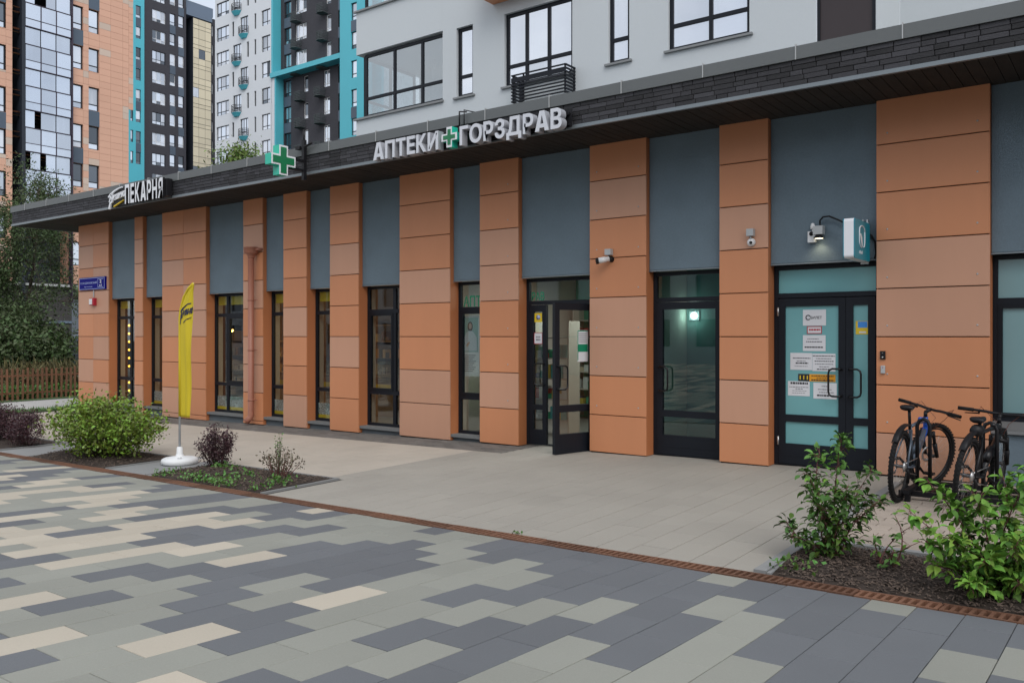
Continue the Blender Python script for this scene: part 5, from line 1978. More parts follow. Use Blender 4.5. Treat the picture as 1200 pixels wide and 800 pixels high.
# brick bay
bm = MB()
bw = []
YB_ = YC + 1.05
for k in range(-5, 6):
    zt = 37.63 + .95 + P29 * k
    up = zt > 31.5
    x0 = -76.25
    bw.append((x0, x0 + 1.15, zt - 1.75, zt, (.5,), .24, 'n'))
    if up:
        bw.append((-74.39, -72.5, zt - 1.75, zt, (.28, .64), .2, 'b'))
        bw.append((-69.35, -68.55, zt - 1.8, zt, (), .2, 'c'))
    else:
        bw.append((-72.97, -72.25, zt - 1.75, zt, (), .2, 'c'))
        bw.append((-69.75, -68.75, zt - 1.8, zt, (.45,), .2, 'c'))
    bw.append((-67.45, -66.85, zt - 1.7, zt, (), .2, 'n'))
wall_sheet(bm, Py(YB_), -77.0, -65.3, 0, ZC, [w_[:4] for w_ in bw], .2)
obj('brick_bay', bm, CLINKER, tcw)
for a, b, z0, z1, mu, ra, ty in bw:
    window_at(tcw, 'y', YB_, a, b, z0, z1, mu, ra, WIN_WHITE if ty in 'bc' else WIN_DARK, pick(.25, .55, .2) if ty in 'bc' else pick(.4, .15, .45), .07, .12)
    if ty == 'n':
        obj('navy_panel', MB().box(a, b, YB_ - .03, YB_ + .05, z0 - 1.12, z0 - .03), TOWER_NAVY, tcw)
dk = MB()
dk.box(0, 1.05, -.75, 0, 0, .07)
dk.prism([(0, -.75), (.52, -.98), (1.05, -.75)], lambda u, v, d: (u, v, d), 0, .07)
for z in (.25, .42, .59, .76, .93):
    dk.box(0, 1.05, -.76, -.73, z, z + .05)
    dk.box(0, .03, -.729, 0, z, z + .05)
    dk.box(1.02, 1.05, -.729, 0, z, z + .05)
dkm = dk.mesh('balcony_basket', mat('dark_green_grey_metal', (.055, .075, .075), .6))
for a, b, z0, z1, mu, ra, ty in bw:
    if ty in 'bc':
        put('balcony_basket', dkm, tcw, ((a if ty == 'b' else a - .75), YB_ - .003, z0 - 1.0))
# teal frame
fr = MB()
fr.box(-77.168, -76.87, YC - .02, YB_ - .002, 30.72, ZC)
fr.box(-76.60, -76.40, YC - .02, YB_ - .002, 0, 30.12)
fr.box(-77.168, -65.7, YC - .20, YB_ - .004, 30.121, 30.65)
tq = []
for k in range(-5, 6):
    zt = 37.63 + .5 + P29 * k
    tq.append((-64.03, -63.2, zt - 1.75, zt))
wall_sheet(fr, Py(YC - .3), -65.699, -61, 0, ZC, tq, .25)
fr.box(-65.699, -65.45, YC - .29, YB_, 0, ZC)
fr.box(-65.4, -61, YC + 1.0, YC + 1.3, 0, ZC)
obj('teal_frame', fr, TEAL, tcw)
obj('white_margin', MB().box(-77.166, -76.61, YC + .02, YC + .1, 0, 30.11), TOWER_W, tcw)
for a, b, z0, z1 in tq:
    window_at(tcw, 'y', YC - .3, a, b, z0, z1, (), .25, WIN_DARK, pick(.5, .4, .1), .07, .14)
for k in range(-5, 6, 3):
    zt = 37.63 + .5 + P29 * k
    obj('navy_panel', MB().box(-64.03, -63.2, YC - .312, YC - .2, zt + .02, zt + 1.13), TOWER_NAVY, tcw)

# ================================================================== FLAG
fl = thing('feather_flag', 'tall narrow yellow feather flag on a white round base between two planting beds', 'flag', (-10.73, 6.66, gz(-10.73, 6.66)))
fx, fy = -10.73, 6.66
fz = gz(fx, fy)
bm_ = MB().lathe([(.0, .0), (.215, .0), (.24, .012), (.245, .05), (.235, .075), (.20, .092), (.09, .105), (.055, .115), (.05, .135), (.042, .15), (.038, .235), (.024, .24), (0, .24)], (fx, fy, fz), 36)
obj('base', bm_, BASE_W, fl)
obj('cap', MB().lathe([(.03, .098), (.03, .112), (0, .114)], (fx + .13, fy - .08, fz), 12), BASE_W, fl)
dx, dy = 1.0, .0
pole = [(fx, fy, fz + .2), (fx, fy, 1.4), (fx, fy, 1.9), (fx + .025 * dx, fy + .025 * dy, 2.02), (fx + .10 * dx, fy + .10 * dy, 2.18), (fx + .21 * dx, fy + .21 * dy, 2.295), (fx + .335 * dx, fy + .335 * dy, 2.365)]
obj('pole', MB().tube(pole, [.016, .011, .009, .008, .007, .006, .005], 10), PLASTIC_G, fl)
cl_ = MB()
NU, NV = 10, 46
vs = []


def flag_pt(u, v):
    """u across (0 at the pole), v up (0..1)."""
    z = lerp(.52, 2.36, v)
    # left edge follows the pole, bowing over at the top
    if z < 1.85:
        l_ = -.012
    else:
        t = (z - 1.85) / (2.36 - 1.85)
        l_ = -.012 + .335 * t ** 2.2
    r_ = .25 + .10 * (z - .52) / 1.84
    s = lerp(l_, r_, u)
    wv = .010 * math.sin(6.0 * z + 2.2 * u) * u + .016 * math.sin(math.pi * u) * math.sin(2.1 * z + 1) + .014 * math.sin(15 * u + 1.1 * z) * u
    return (fx + dx * s - dy * wv, fy + dy * s + dx * wv, z)


for j in range(NV + 1):
    for i in range(NU + 1):
        vs.append(flag_pt(i / NU, j / NV))
fs = [(j * (NU + 1) + i, j * (NU + 1) + i + 1, (j + 1) * (NU + 1) + i + 1, (j + 1) * (NU + 1) + i) for j in range(NV) for i in range(NU)]
cl_.add(vs, fs, 0, True)
fo = obj('flag_cloth', cl_, FLAG, fl)
sd2 = fo.modifiers.new('thickness', 'SOLIDIFY')
sd2.thickness = .003
obj('flag_sleeve', MB().tube([(p[0], p[1], p[2]) for p in [(fx, fy, .53), (fx, fy, 1.4), (fx, fy, 1.9), (fx + .025 * dx, fy + .025 * dy, 2.02), (fx + .10 * dx, fy + .10 * dy, 2.18), (fx + .21 * dx, fy + .21 * dy, 2.295), (fx + .33 * dx, fy + .33 * dy, 2.362)]], .017, 8), FLAG, fl)


def on_flag(u, v, d):
    """Flat print laid onto the cloth: u, v are metres on the cloth."""
    p = Vector(flag_pt(min(1, max(0, (u + .012) / .345)), (1.80 + v * 1.45 - .52) / 1.84))
    nrm = Vector((dy, -dx, 0))
    return tuple(p + nrm * (.004 + d * .02))


emblem(on_flag, fl, FLAGINK, FLAGINK, .45, .05)

# ================================================================== BICYCLES
def bicycle(name, label, pos, heading, steer, main, accent, lean=0., seat=.835, bag=False):
    t = bpy.data.objects.new(name, None)
    COL.objects.link(t)
    t.empty_display_size = .2
    tag(t, label, 'bicycle', 'bicycles at the rack')
    RW, WBASE = .335, 1.05
    H = (0, .93, 0)
    rear, front = Vector((0, 0, RW)), Vector((0, WBASE, RW))
    bb = Vector((0, .44, .29))
    st = Vector((0, .27, .70))
    sadl = Vector((0, .215, seat))
    hd0, hd1 = Vector((0, .90, .60)), Vector((0, .865, .735))
    ax = (hd1 - hd0).normalized()
    Mst = Matrix.Translation(hd0) @ Matrix.Rotation(steer, 4, ax) @ Matrix.Translation(-hd0)

    def part(nm, mb, m, par=None, mat4=None):
        me = mb.mesh(nm, m)
        if mat4 is not None:
            me.transform(mat4)
        o = bpy.data.objects.new(nm, me)
        COL.objects.link(o)
        o.parent = par or t
        return o

    def wheel(c, mat4, disc):
        w_ = part('wheel', MB().lathe([(.014, -.04), (.022, -.03), (.016, -.02), (.016, .02), (.022, .03), (.014, .04)], c, 14, axis='x').lathe([(.008, -.062), (.008, .062)], c, 8, axis='x'), DARKSTEEL, None, mat4)
        m_ = MB()
        ty = .0225
        prof = [(RW - ty + ty * math.cos(a), ty * math.sin(a)) for a in np.linspace(0, 2 * math.pi, 11)]
        m_.lathe(prof, c, 40, axis='x')
        for k in range(56):                    # knobs on the tread
            a = 2 * math.pi * k / 56
            for s_, off in ((-.013, 0), (.013, .5)):
                aa = a + off * 2 * math.pi / 56
                m_.obox(Matrix.Translation(c) @ Matrix.Rotation(aa, 4, 'X') @ Matrix.Translation((s_, 0, RW - .001)), .014, .016, .006)
        part('tyre', m_, TYRE, w_, mat4)
        part('rim', MB().lathe([(RW - .062, -.012), (RW - .050, -.014), (RW - .048, .014), (RW - .062, .012), (RW - .062, -.012)], c, 40, axis='x'), BLACK, w_, mat4)
        sp = MB()
        for k in range(28):
            a = 2 * math.pi * k / 28
            b_ = a + (.5 if k % 2 else -.5)
            sx = .03 if (k // 2) % 2 else -.03
            p = c + Vector((sx, .026 * math.cos(b_), .026 * math.sin(b_)))
            q = c + Vector((0, (RW - .06) * math.cos(a), (RW - .06) * math.sin(a)))
            sp.tube([p, q], .0009, 3)
        part('spokes', sp, STEEL, w_, mat4)
        if disc:
            part('brake_disc', MB().lathe([(.055, -.05), (.08, -.05), (.08, -.047), (.055, -.047), (.055, -.05)], c, 24, axis='x'), STEEL, w_, mat4)
        return w_

    wheel(rear, None, True)
    wheel(front, Mst, True)
    fr = MB()
    fr.tube([hd0 + ax * .10, lerp(hd0, st, .5) + Vector((0, 0, .05)), st + Vector((0, 0, -.02))], [.021, .019, .016], 10)
    fr.tube([hd0 + ax * .02, lerp(hd0, bb, .5), bb], [.027, .029, .026], 10)
    fr.tube([bb, st], .0175, 10)
    for sx in (-1, 1):
        fr.tube([bb + Vector((sx * .035, -.01, 0)), Vector((sx * .05, .27, .30)), rear + Vector((sx * .066, .01, 0))], [.013, .011, .010], 8)
        fr.tube([st + Vector((sx * .02, -.005, -.05)), Vector((sx * .045, .15, .53)), rear + Vector((sx * .066, 0, .01))], [.010, .009, .008], 8)
    fr.lathe([(.022, -.036), (.022, .036)], bb, 14, axis='x')
    part('frame', fr, main)
    ac = MB().tube([hd0 + ax * .105, lerp(hd0 + ax * .10, st, .38) + Vector((0, 0, .032))], [.0225, .0205], 10).tube([hd0 + ax * .02, lerp(hd0, bb, .30)], [.0285, .030], 10)
    part('frame_band', ac, accent)
    hd = MB().tube([hd0 - ax * .01, hd1], .024, 12)
    part('head_tube', hd, accent)
    fk = MB()
    crown = hd0 - ax * .03
    fk.tube([crown + Vector((-.075, .02, -.01)), crown, crown + Vector((.075, .02, -.01))], .022, 8)
    for sx in (-1, 1):
        fk.tube([crown + Vector((sx * .07, .02, .03)), lerp(crown, front, .42) + Vector((sx * .07, .012, 0))], .016, 8)
        fk.tube([lerp(crown, front, .40) + Vector((sx * .07, .012, 0)), front + Vector((sx * .07, 0, .0))], [.023, .018], 8)
    part('fork', fk, BLACK, None, Mst)
    hb = MB()
    stem = hd1 + ax * .05
    clamp = stem + Vector((0, .07, .03))
    hb.tube([hd1, stem], .018, 10)
    hb.tube([stem, clamp], .018, 10)
    bar = [clamp + Vector((-.365, -.035, .012)), clamp + Vector((-.12, -.008, .008)), clamp + Vector((-.06, 0, 0)), clamp + Vector((.06, 0, 0)), clamp + Vector((.12, -.008, .008)), clamp + Vector((.365, -.035, .012))]
    hb.tube(bar, .0135, 8)
    hbo = part('handlebar', hb, BLACK, None, Mst)
    for s_ in (0, 5):
        a, b = bar[s_], bar[1 if s_ == 0 else 4]
        part('grip', MB().tube([a, lerp(a, b, .55)], .018, 10), TYRE, hbo, Mst)
        lv = lerp(a, b, .72)
        part('brake_lever', MB().tube([lv, lv + Vector((0, .05, -.03)), lerp(a, b, .2) + Vector((0, .075, -.045))], [.012, .008, .005], 6), BLACK, hbo, Mst)
    cb = MB()
    for sx in (-1, 1):
        p = lerp(bar[0 if sx < 0 else 5], bar[1 if sx < 0 else 4], .75)
        cb.tube([p, p + Vector((sx * .01, .10, .03)), clamp + Vector((sx * .05, .16, -.10)), hd0 + Vector((sx * .03, .06, .02))], .0028, 5)
    part('brake_cable', cb, mat('red_brown_cable', (.10, .025, .012), .4), hbo, Mst)
    part('seatpost', MB().tube([st + Vector((0, .01, -.04)), sadl], .0145, 10), BLACK)
    sd_ = MB()
    prof = [(-.12, .056, .0), (-.09, .066, .012), (-.03, .054, .008), (.04, .034, .004), (.10, .022, .004), (.145, .014, -.004)]
    vs = []
    n = 10
    for (y, hw, zz) in prof:
        for k in range(n):
            a = 2 * math.pi * k / n
            vs.append((sadl.x + hw * math.cos(a), sadl.y + y, sadl.z + .035 + zz + .020 * math.sin(a) * (1 if math.sin(a) > 0 else 1.2)))
    fs = [(i * n + k, (i + 1) * n + k, (i + 1) * n + (k + 1) % n, i * n + (k + 1) % n) for i in range(len(prof) - 1) for k in range(n)]
    fs += [tuple(range(n)), tuple(range((len(prof) - 1) * n, len(prof) * n))[::-1]]
    sd_.add(vs, fs, 0, True)
    so = part('saddle', sd_, BLACK)
    part('saddle_rail', MB().tube([sadl + Vector((-.022, -.09, .02)), sadl + Vector((-.022, .0, .004)), sadl + Vector((-.022, .09, .028))], .0035, 6).tube([sadl + Vector((.022, -.09, .02)), sadl + Vector((.022, .0, .004)), sadl + Vector((.022, .09, .028))], .0035, 6), STEEL, so)
    mg = MB()                                   # clip-on mudguard over the rear wheel
    pts = [(0, .24, .70), (0, .14, .715), (0, .02, .71), (0, -.08, .685), (0, -.17, .64), (0, -.24, .58)]
    vs = []
    for (x, y, z) in pts:
        vs += [(-.027, y, z - .010), (-.015, y, z + .004), (.015, y, z + .004), (.027, y, z - .010)]
    mg.add(vs, [(i * 4 + k, i * 4 + k + 1, i * 4 + k + 5, i * 4 + k + 4) for i in range(5) for k in range(3)], 0, True)
    mgo = part('mudguard', mg, BLACK)
    m2 = mgo.modifiers.new('thickness', 'SOLIDIFY')
    m2.thickness = .004
    ck = MB()
    cx_ = .05
    ck.lathe([(.05, cx_), (.088, cx_), (.092, cx_ + .002), (.088, cx_ + .004), (.05, cx_ + .004), (.05, cx_)], bb, 30, axis='x')
    for s_, sx in ((1, 1), (-1, -1)):
        a = bb + Vector((sx * .062, 0, 0))
        b = a + Vector((sx * .012, s_ * .15, s_ * -.075))
        ck.tube([a, b], [.014, .011], 8)
    cko = part('crankset', ck, BLACK)
    for s_, sx in ((1, 1), (-1, -1)):
        b = bb + Vector((sx * .125, s_ * .15, s_ * -.075))
        part('pedal', MB().box(b.x - .045, b.x + .045, b.y - .045, b.y + .045, b.z - .010, b.z + .010), BLACK, cko)
    chn = MB()
    for z0_, z1_ in ((.085, .035), (-.085, -.05)):
        chn.tube([bb + Vector((.052, 0, z0_)), rear + Vector((.052, 0, z1_))], .005, 5)
    part('chain', chn, STEEL)
    part('cassette', MB().lathe([(.015, .034), (.05, .036), (.042, .046), (.03, .056), (.015, .058)], rear, 20, axis='x'), STEEL)
    part('rear_derailleur', MB().tube([rear + Vector((.065, .0, -.02)), rear + Vector((.07, .03, -.07)), rear + Vector((.06, .05, -.15))], [.014, .016, .018], 8), BLACK)
    if bag:
        part('saddle_bag', MB().lathe([(0, -.07), (.045, -.06), (.055, 0), (.05, .06), (0, .07)], sadl + Vector((0, -.07, -.055)), 14, axis='y'), BLACK)
    part('bottle_cage', MB().tube([lerp(hd0, bb, .45) + Vector((0, -.02, .05)), lerp(hd0, bb, .75) + Vector((0, -.02, .05))], .036, 12), main)
    t.location = pos
    t.rotation_euler = (0, lean, heading)
    t.scale = (1.06, 1.04, 1.07)
    return t


def heading(p, q):
    d = Vector(q) - Vector(p)
    return math.atan2(-d.x, d.y)


bp1 = (-1.95, 9.06, gz(-1.95, 9.06) - .002)
bicycle('bicycle', 'black mountain bicycle with blue frame band, its front wheel turned, beside the clinic door', bp1, heading(bp1, (-1.90, 10.2, 0)), R(-27), BIKE_G, BIKE_B, R(3.2))
bp2 = (-1.335, 8.80, gz(-1.33, 8.80) - .002)
bicycle('bicycle', 'black bicycle parked right of the blue banded one, half hidden behind the leafy bush', bp2, heading(bp2, (-1.20, 9.9, 0)), R(4), BIKE_K, BIKE_K, R(6), .775, True)

rk = thing('bike_rack', 'black tubular bicycle rack standing on buff pavers under the two bicycles', 'bike rack', (-1.3, 9.5, 0))
rb_ = MB()
for y in (9.22, 9.92):
    rb_.box(-1.98, .4, y, y + .05, gz(-1, y) + .03, gz(-1, y) + .08)
for x in (-1.90, -.4, .3):
    rb_.box(x, x + .05, 9.05, 10.08, gz(x, 9.5) + .081, gz(x, 9.5) + .12)
for x in (-1.90, -.4, .3):
    for y in (9.10, 10.0):
        rb_.box(x, x + .05, y, y + .05, gz(x, y), gz(x, y) + .0805)
obj('base_rail', rb_, BLACK, rk)
for x in (-1.86, -1.26, -.66, -.06):
    hp_ = MB()
    hp_.tube([(x, 9.50, .05), (x, 9.50, .72), (x + .02, 9.50, .77), (x + .06, 9.50, .79), (x + .10, 9.50, .77), (x + .12, 9.50, .72), (x + .12, 9.50, .05)], .019, 10)
    obj('hoop', hp_, BLACK, rk)
obj('cross_rail', MB().box(-1.98, .4, 9.48, 9.52, .05, .09), BLACK, rk)

# ================================================================== PLANTS
leaf_me = {}


def big_leaf(m, k):
    """A pointed oval leaf folded along its midrib, tip along +y, one metre long."""
    if (m.name, k) not in leaf_me:
        mb = MB()
        c = .12 + .05 * k
        pts = [(0, 0, 0), (.20, .22, c * .5), (.29, .48, c * .6), (.18, .78, c * .2), (0, 1.0, -.16 - .06 * k), (-.18, .78, c * .2), (-.29, .48, c * .6), (-.20, .22, c * .5), (0, .25, .0), (0, .5, -.0), (0, .78, -.05)]
        fs = [(0, 1, 8), (1, 2, 9, 8), (2, 3, 10, 9), (3, 4, 10), (0, 8, 7), (8, 9, 6, 7), (9, 10, 5, 6), (10, 4, 5)]
        mb.add(pts, fs, 0, True)
        leaf_me[m.name, k] = mb.mesh('leaf', m)
    return leaf_me[m.name, k]


def dogwood(name, label, base, stems, leaf_len, m_main, m_low, nleaf, seed, cat='bush', n_obj=300, mult=1.):
    """Red stems with pairs of pointed leaves; the leaves that show largest are objects of their own, the rest one mass."""
    r_ = random.Random(seed)
    t = thing(name, label, cat, base)
    B = Vector(base)
    spots = []
    for (tip, rad, cnt) in stems:
        tip = Vector(tip)
        d = tip - B
        side = Vector((r_.uniform(-.1, .1), r_.uniform(-.1, .1), .10 * d.length))
        st0 = B + Vector((r_.uniform(-.06, .06), r_.uniform(-.06, .06), -.02))
        pts = [st0 * (1 - q) ** 2 + (st0 + d * .45 + side) * 2 * q * (1 - q) + tip * q * q for q in (0, .2, .4, .6, .8, 1)]
        obj('stem', MB().tube(pts, [.0065, .0055, .005, .004, .003, .002], 6), STEM, t)
        for i in range(int(cnt * mult)):
            q = 1 - (r_.random() ** 1.25) * .86
            k = q * 5
            i0 = min(4, int(k))
            p = lerp(pts[i0], pts[i0 + 1], k - i0)
            out = Vector((r_.gauss(0, 1), r_.gauss(0, 1), r_.gauss(.1, .6))).normalized()
            off = out * r_.uniform(.0, rad) * (1.15 - q * .7)
            spots.append((p + off, out, q))
    tw = MB()
    for p, out, q in spots[::3]:
        tw.tube([p - out * .07 - Vector((0, 0, .02)), p], .0016, 4)
    obj('twigs', tw, STEM, t, kind='stuff')
    rest_ = MB()
    for n_, (p, out, q) in enumerate(spots):
        L_ = leaf_len * r_.uniform(.65, 1.25) * (1.0 if q > .25 else .85)
        yv = (out + Vector((r_.gauss(0, .4), r_.gauss(0, .4), r_.gauss(-.15, .35)))).normalized()
        zv = Vector((r_.gauss(0, .35), r_.gauss(0, .35), 1))
        zv = (zv - yv * zv.dot(yv)).normalized()
        xv = yv.cross(zv)
        M = Matrix((xv, yv, zv)).transposed().to_4x4()
        m = m_main if r_.random() < .25 + .75 * q else m_low
        me = big_leaf(m, r_.randrange(3))
        if n_ < n_obj:
            o = bpy.data.objects.new('leaf', me)
            COL.objects.link(o)
            o.parent = t
            o.matrix_basis = Matrix.Translation(p - B) @ M @ Matrix.Scale(L_, 4)
        else:
            MM = Matrix.Translation(p) @ M @ Matrix.Scale(L_, 4)
            rest_.add([MM @ v.co for v in me.vertices], [tuple(f_.vertices) for f_ in me.polygons], 0 if m is m_main else 1, True)
    if rest_.v:
        obj('leaves', rest_, [m_main, m_low], t, kind='stuff')
    return t


dogwood('dogwood_bush', 'upright red stemmed leafy bush on the bark in front of the clinic door', (-1.86, 6.52, gz(-1.86, 6.52) + .02),
        [((-1.80, 6.55, .90), .10, 70), ((-1.95, 6.50, .78), .12, 50), ((-2.04, 6.45, .62), .12, 44), ((-1.60, 6.60, .66), .13, 48), ((-1.72, 6.40, .55), .14, 50), ((-2.05, 6.60, .48), .14, 44), ((-1.52, 6.52, .46), .13, 40),
         ((-2.16, 6.38, .24), .11, 34), ((-1.9, 6.35, .40), .15, 50), ((-2.08, 6.25, .17), .12, 34), ((-1.66, 6.7, .42), .14, 36)], .060, LEAF_G2, LEAF_G, 300, 21, mult=2.3)
dogwood('dogwood_bush', 'broad bright green leafy bush on the bark before the bicycle rack', (-.72, 6.30, gz(-.7, 6.3) + .02),
        [((-1.13, 6.08, .70), .08, 36), ((-.98, 6.2, .56), .12, 46), ((-.85, 6.12, .64), .13, 50), ((-.72, 6.3, .74), .14, 54), ((-.50, 6.2, .86), .14, 54), ((-.30, 6.3, .92), .13, 40), ((-1.22, 5.98, .50), .07, 22), ((-1.12, 5.98, .32), .12, 44),
         ((-.98, 5.92, .38), .14, 56), ((-.78, 5.95, .26), .14, 56), ((-.6, 5.92, .40), .14, 56), ((-.42, 5.98, .52), .14, 50), ((-1.06, 6.0, .16), .12, 40), ((-.85, 5.86, .12), .11, 40), ((-.6, 6.0, .14), .12, 40), ((-.15, 6.2, .6), .15, 44), ((-.3, 5.95, .24), .14, 44)],
        .068, LEAF_G, LEAF_G2, 300, 22, mult=2.5)
dogwood('dogwood_sprout', 'low young leafy sprout on the bark between the two right hand bushes', (-1.47, 6.48, gz(-1.47, 6.48) + .02),
        [((-1.42, 6.5, .36), .06, 12), ((-1.30, 6.55, .30), .07, 12), ((-1.55, 6.44, .22), .07, 12), ((-1.40, 6.38, .14), .08, 14), ((-1.24, 6.5, .2), .06, 8)], .062, LEAF_G2, LEAF_G, 58, 23, 'plant')


def shrub(name, label, base, rx, ry, h, n, size, m, seed, stems=14, cat='bush', stem_m=STEM_D, power=.55, wispy=0.):
    """A many-stemmed shrub: stems fan out from the base, leaves cluster round their upper parts."""
    r_ = np.random.default_rng(seed)
    t = thing(name, label, cat, base)
    B = np.array(base)
    S_ = MB()
    C = []
    per = n // stems
    for s_ in range(stems):
        a = r_.uniform(0, 2 * math.pi)
        q = r_.uniform(0, 1) ** .5
        tip = B + np.array([rx * q * math.cos(a), ry * q * math.sin(a), h * (1 - .38 * q ** 2) * r_.uniform(.78, 1.04)])
        b0 = B + np.array([rx * .25 * q * math.cos(a), ry * .25 * q * math.sin(a), 0])
        mid = (b0 + tip) / 2 + np.array([rx * .12 * math.cos(a), ry * .12 * math.sin(a), h * .08])
        pts = [b0 * (1 - k) ** 2 + mid * 2 * k * (1 - k) + tip * k * k for k in np.linspace(0, 1, 6)]
        S_.tube([Vector(p) for p in pts], [.007, .006, .005, .004, .003, .0018], 5)
        kk = 1 - r_.uniform(0, 1, per) ** 1.5 * (1 - power * .35)
        for k in kk:
            p = b0 * (1 - k) ** 2 + mid * 2 * k * (1 - k) + tip * k * k
            C.append(p + r_.normal(0, 1, 3) * np.array([rx, ry, h * .6]) * (.15 if not wispy else wispy))
    obj('stems', S_, stem_m, t, kind='stuff')
    C = np.array(C)
    C[:, 2] = np.maximum(C[:, 2], B[2] + .02)
    leaf_cloud('foliage', C, size, m, t, up=.35, aspect=.62, flat=.3, kind='stuff')
    return t


shrub('spirea_bush', 'large rounded yellow green bush filling the bed left of the yellow flag', (-12.30, 6.42, gz(-12.3, 6.42)), 1.02, .66, .90, 9000, .055, LEAF_Y, 31, 60)
shrub('barberry_bush', 'small dark purple barberry bush just right of the white flag base', (-9.93, 6.72, gz(-9.93, 6.72)), .24, .24, .58, 3600, .028, LEAF_R, 32, 30)
shrub('barberry_bush', 'dark purple barberry bush at the left edge of the picture', (-16.1, 6.55, gz(-16.1, 6.55)), .84, .52, .62, 8500, .034, LEAF_R, 33, 30)
shrub('barberry_bush', 'small dark purple barberry bush beside the large yellow green bush', (-14.86, 6.45, gz(-14.8, 6.45)), .42, .32, .5, 2600, .032, LEAF_R, 34, 18)
shrub('twiggy_shrub', 'sparse pinkish twiggy shrub at the right end of the middle bed', (-8.42, 6.55, gz(-8.4, 6.55)), .30, .26, .40, 620, .03, LEAF_P, 35, 16, stem_m=STEM)
shrub('tall_weed', 'thin upright green weed standing in the twiggy shrub', (-8.52, 6.62, gz(-8.5, 6.62)), .05, .05, .60, 110, .026, LEAF_C, 36, 4, 'plant')
# ground cover along the front of the middle bed and under the bushes
C = []
for _ in range(560):
    x = -10.1 + 2.15 * rng.random()
    y = 5.89 + .26 * rng.random() ** 1.6 * (1 + .8 * math.sin(x * 5) ** 2)
    if math.sin(x * 9.3) + math.sin(x * 4.1 + 1) > -1.0:
        C.append((x, y, gz(x, y) + .025 + .06 * rng.random() ** 2))
for cx_, cy_, k in ((-9.55, 6.55, 20), (-9.75, 6.7, 70), (-8.1, 6.3, 90), (-8.9, 6.4, 50), (-2.0, 6.0, 45)):
    for _ in range(k):
        x, y = cx_ + rng.normal(0, .10), cy_ + rng.normal(0, .07)
        C.append((x, y, gz(x, y) + .03 + .08 * rng.random()))
gc = leaf_cloud('ground_cover', np.array(C), .045, LEAF_C, kind='stuff', up=.4, aspect=.6)
gc['label'] = 'low green ground cover leaves along the middle bed'
C = [(x, y, gz(x, y) + .005 + .015 * rng.random()) for x, y in ((-4.3 + rng.normal(0, .03), DR1 + .0 + rng.normal(0, .008)) for _ in range(16))]
wd = leaf_cloud('weeds', np.array(C), .035, LEAF_C, kind='stuff')
wd['label'] = 'tuft of weed growing at the edge of the slot drain'

# ================================================================== LEFT BACKGROUND: path edge, fence, walls, trees
for nm, m_, xa, xb, dz_ in (('lawn', LAWN, -22.55, -21.86, .012), ('path', mat('pale_path', (.40, .39, .37), .85, noise=(30, .12), big=(.7, .15)), -26.3, -22.551, 0), ('lawn', LAWN, -27.5, -26.301, .012)):
    lw = MB()
    for k in range(8):
        ya, yb = 4.5 + 1.6 * k, 6.1 + 1.6 * k
        lw.add([(xa, ya, gz(xa, ya) + dz_), (xb, ya, gz(xb, ya) + dz_), (xb, yb, gz(xb, yb) + dz_), (xa, yb, gz(xa, yb) + dz_)], [(0, 1, 2, 3)])
    obj(nm, lw, m_, kind='structure')
C = [(x, y, gz(x, y) + .01) for x, y in zip(rng.uniform(-22.55, -21.9, 2600), rng.uniform(5.9, 14, 2600))]
sg = leaf_cloud('short_grass', np.array(C), .11, LEAF_C, kind='stuff', aspect=.12, droop=-.9)
sg['label'] = 'strip of short grass left of the shop building corner'
lw = MB()
lw.add([(-60, 2, -.74), (-27.51, 2, gz(-27, 8) - .03), (-27.51, 40, gz(-27, 14) - .03), (-60, 40, -.74)], [(0, 1, 2, 3)])
obj('lawn', lw, LAWN, kind='structure')
fence = thing('picket_fence', 'low rust brown picket fence before the trees at the left edge', 'fence', (-27, 11.5, gz(-27, 11.5)))
zf = gz(-27, 12)
pk = MB().box(-.012, .012, -.028, .028, 0, .98).mesh('picket', PICKET)
pk2 = MB().box(-.012, .012, -.028, .028, 0, .95).mesh('picket', PICKET)
for k in range(50):
    y = 8.6 + .142 * k
    put('picket', pk if k % 3 else pk2, fence, (-27.0 + rng.normal(0, .006), y, zf - .03 + rng.normal(0, .012)), (rng.normal(0, .012), rng.normal(0, .01), 0))
for z in (.18, .70):
    obj('rail', MB().box(-27.05, -27.013, 8.5, 15.8, zf + z, zf + z + .05), PICKET, fence)
for k, (x, z0, z1, lab) in enumerate(((-36, -1.0, -.12, 'low dark retaining wall with pale cap, nearer one behind the picket fence'), (-42, -1.0, .10, 'low dark retaining wall with pale cap, farther one behind the picket fence'))):
    t = thing('retaining_wall', lab, 'wall', (x, 16, z0))
    obj('wall_body', MB().box(x - .3, x, 4, 30, z0, z1), DKSTONE, t)
    obj('cap', MB().box(x - .34, x + .04, 4, 30, z1 + .001, z1 + .09), PALECAP, t)


